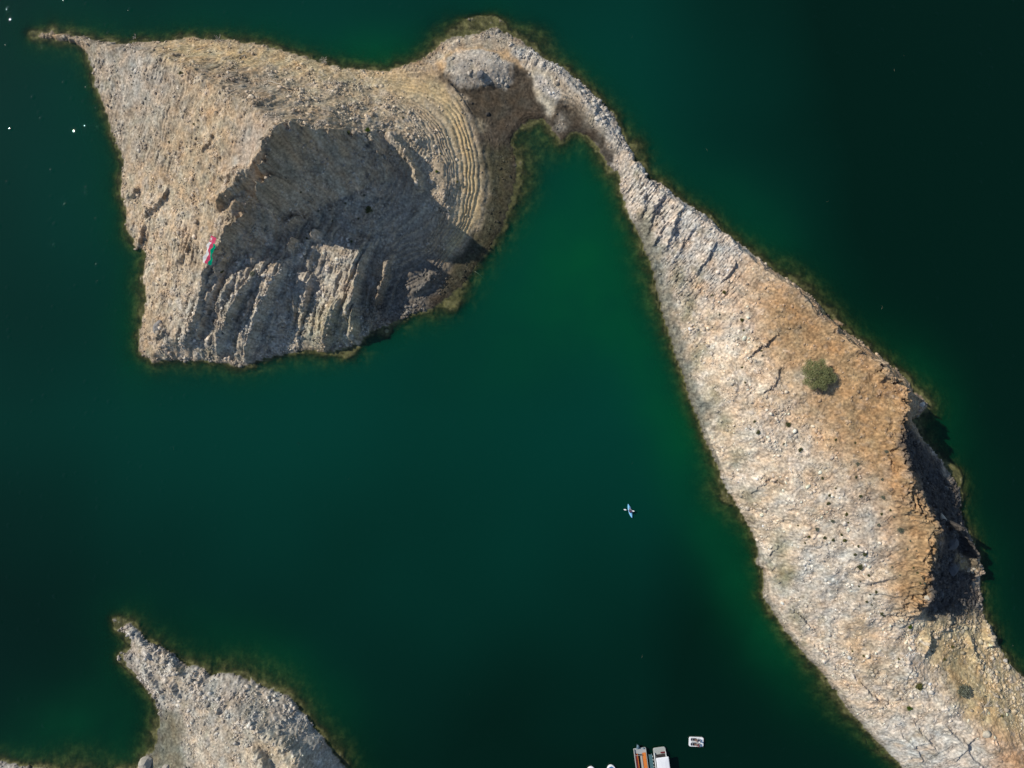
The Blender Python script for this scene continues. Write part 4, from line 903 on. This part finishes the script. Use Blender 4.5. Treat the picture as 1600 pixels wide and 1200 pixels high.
def seated(label, loc, rot, shirt, pants, hands, hat=None, group=None):
    # origin = seat point under the pelvis, facing +Y
    t = thing('person', label, 'person', loc, rot, group)
    P = {'pel': (0, 0, .10), 'wst': (0, -.03, .28), 'chs': (0, -.04, .45), 'nck': (0, -.02, .60), 'hdb': (0, 0, .68), 'hdt': (0, 0, .80)}
    V_ = [P['pel'], P['wst'], P['chs'], P['nck'], P['hdb'], P['hdt']]; E = [(0, 1), (1, 2), (2, 3), (3, 4), (4, 5)]; R_ = [(.15, .11), (.13, .10), (.16, .11), .055, (.075, .09), (.07, .085)]
    for s_ in (-1, 1):
        h = hands[0] if s_ < 0 else hands[1]; i = len(V_); hx, hy, hz = h; sh = (s_ * .19, -.02, .53); el = ((sh[0] + hx) / 2 + s_ * .08, (sh[1] + hy) / 2 - .03, (sh[2] + hz) / 2 - .08)
        V_ += [sh, el, h]; R_ += [.052, .038, .027]; E += [(2, i), (i, i + 1), (i + 1, i + 2)]
        d = (Vector(h) - Vector(el)).normalized(); sd_ = d.cross(Vector((0, 0, 1))).normalized(); pm = Vector(h) + d * .05; k = len(V_); V_.append(tuple(pm)); R_.append((.036, .018)); E.append((i + 2, k))
        for q in range(4):
            a0 = pm + sd_ * (-.03 + .02 * q) + d * .03; a1 = a0 + d * (.035 + .006 * (1.5 - abs(q - 1.5))) + Vector((0, 0, -.015)); a2 = a1 + d * .012 + Vector((0, 0, -.03)); kk = len(V_)
            V_ += [tuple(a0), tuple(a1), tuple(a2)]; R_ += [.009, .009, .008]; E += [(k, kk), (kk, kk + 1), (kk + 1, kk + 2)]
        kk = len(V_); th = Vector(h) - sd_ * s_ * .035 + d * .02; V_ += [tuple(th), tuple(th + d * .03 + Vector((0, 0, -.025)))]; R_ += [.011, .009]; E += [(i + 2, kk), (kk, kk + 1)]
        i = len(V_); V_ += [(s_ * .10, .05, .09), (s_ * .14, .42, .20), (s_ * .12, .72, .02), (s_ * .12, .86, .04)]; R_ += [.085, .06, .04, .035]; E += [(0, i), (i, i + 1), (i + 1, i + 2), (i + 2, i + 3)]
    skinmesh('body', V_, E, R_, SKIN, t, 1)
    [MB().ball((q * .03, .085, .755), .012, 6, 4).build('eye', HAIR, t) for q in (-1, 1)]
    MB().ball((0, .098, .735), (.013, .02, .018), 6, 4).build('nose', SKIN, t)
    MB().ball((0, -.018, .80), (.092, .105, .085), 12, 8).build('hair', HAIR, t, smooth=True)
    e_ = [(0, 1), (1, 2), (2, 3), (2, 4), (4, 5), (2, 6), (6, 7)]
    el = lambda s_, h: ((s_ * .19 + h[0]) / 2 + s_ * .08, (-.02 + h[1]) / 2 - .03, (.53 + h[2]) / 2 - .08)
    skinmesh('shirt', [P['pel'], P['wst'], P['chs'], (0, -.02, .57), (-.19, -.02, .53), el(-1, hands[0]), (.19, -.02, .53), el(1, hands[1])], e_, [(.17, .13), (.155, .12), (.18, .13), .08, .07, .055, .07, .055], shirt, t, 1)
    skinmesh('shorts', [(0, 0, .09), (-.10, .05, .09), (-.135, .38, .19), (.10, .05, .09), (.135, .38, .19)], [(0, 1), (1, 2), (0, 3), (3, 4)], [(.165, .12), .10, .078, .10, .078], pants, t, 1)
    if hat:
        m2 = MB(); m2.ball((0, -.005, .845), (.11, .12, .07), 12, 7); m2.loft([[(.19 * math.cos(k * .5236), .19 * math.sin(k * .5236), zz) for k in range(12)] for zz in (.828, .838)]); m2.build('hat', hat, t)
    return t
NAVY = cloth('navy_cloth', (.015, .02, .06)); MAR = cloth('maroon_cloth', (.16, .02, .05)); WHT = cloth('white_cloth', (.75, .75, .75)); PURP = cloth('purple_cloth', (.14, .04, .10)); DKC = cloth('dark_cloth', (.03, .03, .04))

# ------------------------------------------------------------------ kayak
KB = simple('light_blue_plastic', (.22, .55, .85), .35, 0, .06, 2); KD = simple('dark_blue_plastic', (.02, .10, .22), .4); WP = simple('white_plastic', (.80, .82, .84), .35, 0, .04, 2)
ka, kb = W(981.6, 787.5, .2), W(987.6, 809.2, .2); kd = ka - kb; kc = (ka + kb) / 2; krot = math.atan2(kd.y, kd.x) - math.pi / 2; KL = kd.length
ky = thing('kayak', 'small light blue kayak with one paddler on the open green water', 'kayak', (kc.x, kc.y, 0), krot)
def hull_rings(Ln, Wd, z0_, z1, pw=.75, n=22, shr=1.0, deckcurve=.0):
    rings = []
    for i in range(n + 1):
        s_ = -1 + 2 * i / n; w = Wd / 2 * max(.03, (1 - abs(s_) ** 2.2)) ** pw * shr; yy = s_ * Ln / 2 * shr; up_ = .10 * abs(s_) ** 3
        rings.append([(w * math.cos(a), yy, (z0_ + up_) + (z1 - z0_) * .5 * (1 + math.sin(a)) ) for a in [k * 2 * math.pi / 14 for k in range(14)]])
    return rings
MB().loft(hull_rings(KL, .74, -.10, .26)).build('hull', KB, ky, smooth=True)
def oval(cx, cy, rx_, ry_, za, zb, n=16): return [[(cx + rx_ * k_ * math.cos(a), cy + ry_ * k_ * math.sin(a), zz) for a in [k * 2 * math.pi / n for k in range(n)]] for zz, k_ in ((za, 1), (zb, 1))]
MB().loft(oval(0, -.05, .22, .42, .18, .275)).build('cockpit', KD, ky)
MB().loft(oval(0, .85, .09, .24, .18, .268)).build('hatch', KD, ky)
MB().loft(oval(0, -.92, .08, .22, .18, .268)).build('hatch', KD, ky)
MB().box((0, -.30, .36), (.34, .06, .30)).build('seat_back', KD, ky)
kr = Matrix.Rotation(krot, 4, 'Z'); sp_ = kr @ Vector((0, -.12, .26)) + Vector((kc.x, kc.y, 0))
seated('person in a dark purple shirt sitting in the light blue kayak holding a paddle', sp_, krot, PURP, DKC, ((-.30, .30, .42), (.30, .30, .34)))
pa, pb = W(974.8, 796.2, .7), W(991.2, 798.9, .65)
pm = (pa + pb) / 2; pd_ = (pb - pa); pr_ = math.atan2(pd_.y, pd_.x); PL = pd_.length
pdl = thing('paddle', 'double-bladed white paddle held across the light blue kayak', 'paddle', (pm.x, pm.y, .64), pr_)
MB().tube([(-PL / 2 + .2, 0, 0), (PL / 2 - .2, 0, 0)], .018, 6).build('shaft', KD, pdl)
for s_ in (-1, 1):
    mb = MB(); c = s_ * (PL / 2 - .27); mb.loft([[(c + .30 * math.cos(a), .13 * math.sin(a), zz + .03 * math.cos(a)) for a in [k * 2 * math.pi / 14 for k in range(14)]] for zz in (-.012, .012)]); mb.build('blade', WP, pdl)

# ------------------------------------------------------------------ pedal boats
def rrect(w, l, r, n=5):
    out = []
    for cx, cy, a0 in ((w / 2 - r, l / 2 - r, 0), (-w / 2 + r, l / 2 - r, 90), (-w / 2 + r, -l / 2 + r, 180), (w / 2 - r, -l / 2 + r, 270)):
        for k in range(n + 1): a = math.radians(a0 + 90 * k / n); out.append((cx + r * math.cos(a), cy + r * math.sin(a)))
    return out
def slab(mb, w, l, r, z0_, z1, cx=0, cy=0, k0=1.0, mi=0):
    p = rrect(w, l, r); mb.loft([[(cx + a * k0, cy + b * k0, z0_) for a, b in p], [(cx + a, cy + b, z0_ + (z1 - z0_) * .7) for a, b in p], [(cx + a * .975, cy + b * .985, z1) for a, b in p]], mi); return mb
BK = simple('black_rubber', (.02, .02, .03), .6); GS_ = simple('grey_plastic', (.34, .36, .38), .5)
def pedal_boat(loc, rot, label, c2, group=None):
    t = thing('pedal_boat', label, 'pedal boat', loc, rot, group)      # bow towards +Y
    mb = MB(); slab(mb, 2.05, 3.2, .35, -.15, .42, k0=.9); mb.build('hull', WP, t)
    for s_ in (-1, 1):
        o = MB().loft([[(s_ * .52 + a, .55 + b, zz) for a, b in rrect(.62, 1.35, .2)] for zz in (.30, .432)]).build('footwell', BK, t)
        mb = MB(); slab(mb, .62, .50, .12, .43, .60, s_ * .48, -.38); mb.box((s_ * .48, -.66, .76), (.62, .10, .50)); mb.build('seat', c2, t)
        mb = MB(); mb.tube([(s_ * .52 - .2, .85, .52), (s_ * .52 + .2, .85, .52)], .03, 6); mb.box((s_ * .52 - .17, .85, .56), (.10, .2, .04)); mb.box((s_ * .52 + .17, .85, .48), (.10, .2, .04)); mb.build('pedals', GS_, t)
    mb = MB(); slab(mb, .18, 1.5, .06, .42, .62, 0, .35); mb.tube([(0, .2, .6), (0, .12, .82)], .02, 5); mb.ball((0, .12, .84), .045, 8, 5); mb.build('steering_lever', GS_, t)
    mb = MB(); slab(mb, 1.5, .55, .15, .42, .50, 0, -1.15); mb.build('rear_deck', WP, t)
    return t
pc = W(1088, 1159.5, .4)
pedal_boat((pc.x, pc.y, 0), math.radians(88), 'white pedal boat with two people aboard, alone on the water right of the moored boats', GS_)
pr2 = Matrix.Rotation(math.radians(88), 4, 'Z')
for s_, sh, lb, ht in ((1, NAVY, 'person in navy with a white hat on the upper seat of the pedal boat', WHT), (-1, MAR, 'person in a dark red shirt on the lower seat of the white pedal boat', None)):
    q = pr2 @ Vector((s_ * .48, -.38, .60)) + Vector((pc.x, pc.y, 0)); seated(lb, q, math.radians(88), sh, DKC if s_ < 0 else NAVY, ((-.18, .38, .26), (.18, .38, .26)), ht)
BLU = simple('blue_plastic', (.03, .16, .38), .4, 0, .06); REDP = simple('red_plastic', (.55, .06, .07), .4, 0, .06)
def round_boat(px, py, rot, c2, label):
    p = W(px, py, .4); t = thing('paddle_boat', label, 'paddle boat', (p.x, p.y, 0), rot)
    ring = lambda k, zz: [(1.05 * k * math.cos(a), 1.55 * k * math.sin(a) if math.sin(a) > 0 else 1.35 * k * math.sin(a), zz) for a in [i * 2 * math.pi / 24 for i in range(24)]]
    MB().loft([ring(.86, -.15), ring(1, .25), ring(.97, .48), ring(.86, .50)]).build('hull', WP, t)
    MB().loft([ring(.78, .3), ring(.78, .512)]).build('cockpit', c2, t)
    for s_ in (-1, 1): mb = MB(); slab(mb, .5, .5, .1, .50, .68, s_ * .36, -.1); mb.box((s_ * .36, -.38, .8), (.5, .08, .42)); mb.build('seat', WP, t)
    mb = MB(); mb.tube([(-.95, .35, .5), (-.8, .95, .62), (0, 1.32, .68), (.8, .95, .62), (.95, .35, .5)], .035, 6); mb.build('rail', WP, t)
    return t
round_boat(955.5, 1206, .15, BLU, 'white round-nosed boat with a blue cockpit at the bottom edge of the picture')
round_boat(922.5, 1208.5, -.2, REDP, 'white round-nosed boat with a red side at the bottom edge, leftmost of the boats')

# ------------------------------------------------------------------ moored pontoon boats and the jetty between them
ALU = simple('grey_deck', (.40, .42, .42), .5, .1, .08, 2); ORG = simple('orange_vinyl', (.66, .20, .035), .6, 0, .12, 3); DRED = simple('dark_red_vinyl', (.14, .015, .02), .6, 0, .1, 3); DKF = simple('dark_floor', (.035, .03, .03), .8); LGF = simple('pale_floor', (.36, .38, .36), .8, 0, .1, 4)
WC = simple('white_canopy', (.78, .79, .82), .7, 0, .05, 1.0); TEAL = simple('teal_dock', (.06, .14, .16), .8, 0, .2, 2); MTR = simple('motor_casing', (.10, .17, .22), .4, 0, .1)
def pontoon_base(t, LB):
    for s_ in (-1, 1):
        mb = MB(); mb.tube([(s_ * 1.0, -.25, .05), (s_ * 1.0, -.6, .0), (s_ * 1.0, -LB + .5, .0), (s_ * 1.0, -LB - .2, .12)], [.12, .30, .30, .08], 10); mb.build('pontoon', ALU, t, smooth=True)
LB = 7.2
p0 = W(999.5, 1169.5, .6); r0 = math.radians(7.5)
t = thing('pontoon_boat', 'open pontoon boat with orange benches and an outboard motor, left of the jetty', 'boat', (p0.x, p0.y, 0), r0)
pontoon_base(t, LB)
mb = MB(); slab(mb, 2.72, LB, .18, .32, .50, 0, -LB / 2); mb.build('deck', ALU, t)
mb = MB(); mb.box((-1.27, -LB / 2, .66), (.12, LB - .15, .32)); mb.box((1.27, -LB / 2, .66), (.12, LB - .15, .32)); mb.box((0, -LB + .1, .66), (2.4, .1, .32)); mb.build('side_wall', LGF, t)
MB().box((0, -LB / 2 - .55, .512), (2.3, LB - 1.5, .02)).build('floor', DKF, t)
MB().box((.12, -LB / 2 - .7, .532), (.42, LB - 2.0, .018)).build('walkway', LGF, t)
def bench(cx, w, m, name='bench'):
    mb = MB()
    for k in range(4): slab(mb, w, 1.38, .08, .53, .86, cx, -1.75 - k * 1.42)
    mb.build(name, m, t)
bench(.80, .72, ORG); bench(-.95, .34, DRED)
mb = MB()
for k in range(4): mb.box((-.68, -1.75 - k * 1.42, .80), (.12, 1.35, .36))
mb.build('seat_back', ORG, t)
mb = MB(); mb.tube([(-1.15, -1.15, .5), (-1.15, -1.15, 1.2), (.3, -1.2, 1.2), (.3, -1.2, .5)], .035, 6); mb.build('rail', ALU, t)
mb = MB(); mb.box((-.35, .12, .62), (.75, .25, .30)); mb.ball((-.35, .62, .88), (.30, .36, .24), 12, 8); mb.tube([(-.35, .5, .8), (-.35, .62, -.2)], [.14, .10], 8); mb.tube([(-.35, .25, .86), (-.35, .62, .9)], .10, 8); mb.build('outboard_motor', MTR, t, smooth=True)
mb = MB(); mb.ball((.85, -.1, .62), (.24, .18, .16)); mb.build('mooring_buoy', MTR, t)
p1 = W(1030, 1168.5, .6)
t = thing('pontoon_boat', 'pontoon boat under a white square canopy, right of the jetty', 'boat', (p1.x, p1.y, 0), r0)
pontoon_base(t, LB)
mb = MB(); slab(mb, 2.72, LB, .42, .32, .52, 0, -LB / 2); mb.build('deck', LGF, t)
MB().box((.02, -LB / 2 - .5, .532), (2.25, LB - 1.9, .018)).build('floor', DKF, t)
mb = MB(); mb.box((-1.24, -LB / 2 - .3, .72), (.10, LB - 1.2, .42)); mb.box((1.24, -LB / 2 - .3, .72), (.10, LB - 1.2, .42)); mb.build('side_wall', WP, t)
mb = MB(); slab(mb, .55, 3.6, .1, .54, .85, .9, -4.2); mb.build('bench', DRED, t); mb = MB(); slab(mb, 1.0, .22, .08, .54, .8, .65, -1.08); mb.build('bench', DRED, t)
mb = MB(); p = rrect(2.72, 3.15, .16); cy_ = -2.78
mb.loft([[(a + .15, b + cy_, 2.24) for a, b in p], [(a + .15, b + cy_, 2.30) for a, b in p], [(a * .9 + .15, b * .93 + cy_, 2.36) for a, b in p], [(a * .3 + .15, b * .4 + cy_, 2.42) for a, b in p]]); mb.build('canopy', WC, t, smooth=False)
mb = MB()
for a, b in ((-1.05, -1.45), (1.3, -1.45), (-1.05, -4.2), (1.3, -4.2)): mb.tube([(a * .93, b, .5), (a, b, 2.26)], .03, 6)
mb.build('canopy_frame', ALU, t)
p2 = W(1014.7, 1179, .4)
t = thing('jetty', 'narrow teal floating jetty between the two pontoon boats', 'jetty', (p2.x, p2.y, 0), r0)
mb = MB()
for k in range(22): mb.box((.18, -.2 - k * .33, .42), (.78, .29, .07))
mb.build('planks', TEAL, t)
mb = MB(); mb.box((-.1, -3.6, .30), (.1, 7.2, .16)); mb.box((.46, -3.6, .30), (.1, 7.2, .16)); mb.box((.18, -1, .08), (.6, 1.4, .28)); mb.box((.18, -5, .08), (.6, 1.4, .28)); mb.build('floats', GS_, t)
mb = MB(); r3 = random.Random(3)
for k in range(9): mb.ball((.66 + r3.uniform(-.03, .05), -.5 - k * .75, .44), (.10, .2, .10), 8, 5)
mb.build('fenders', LGF, t)
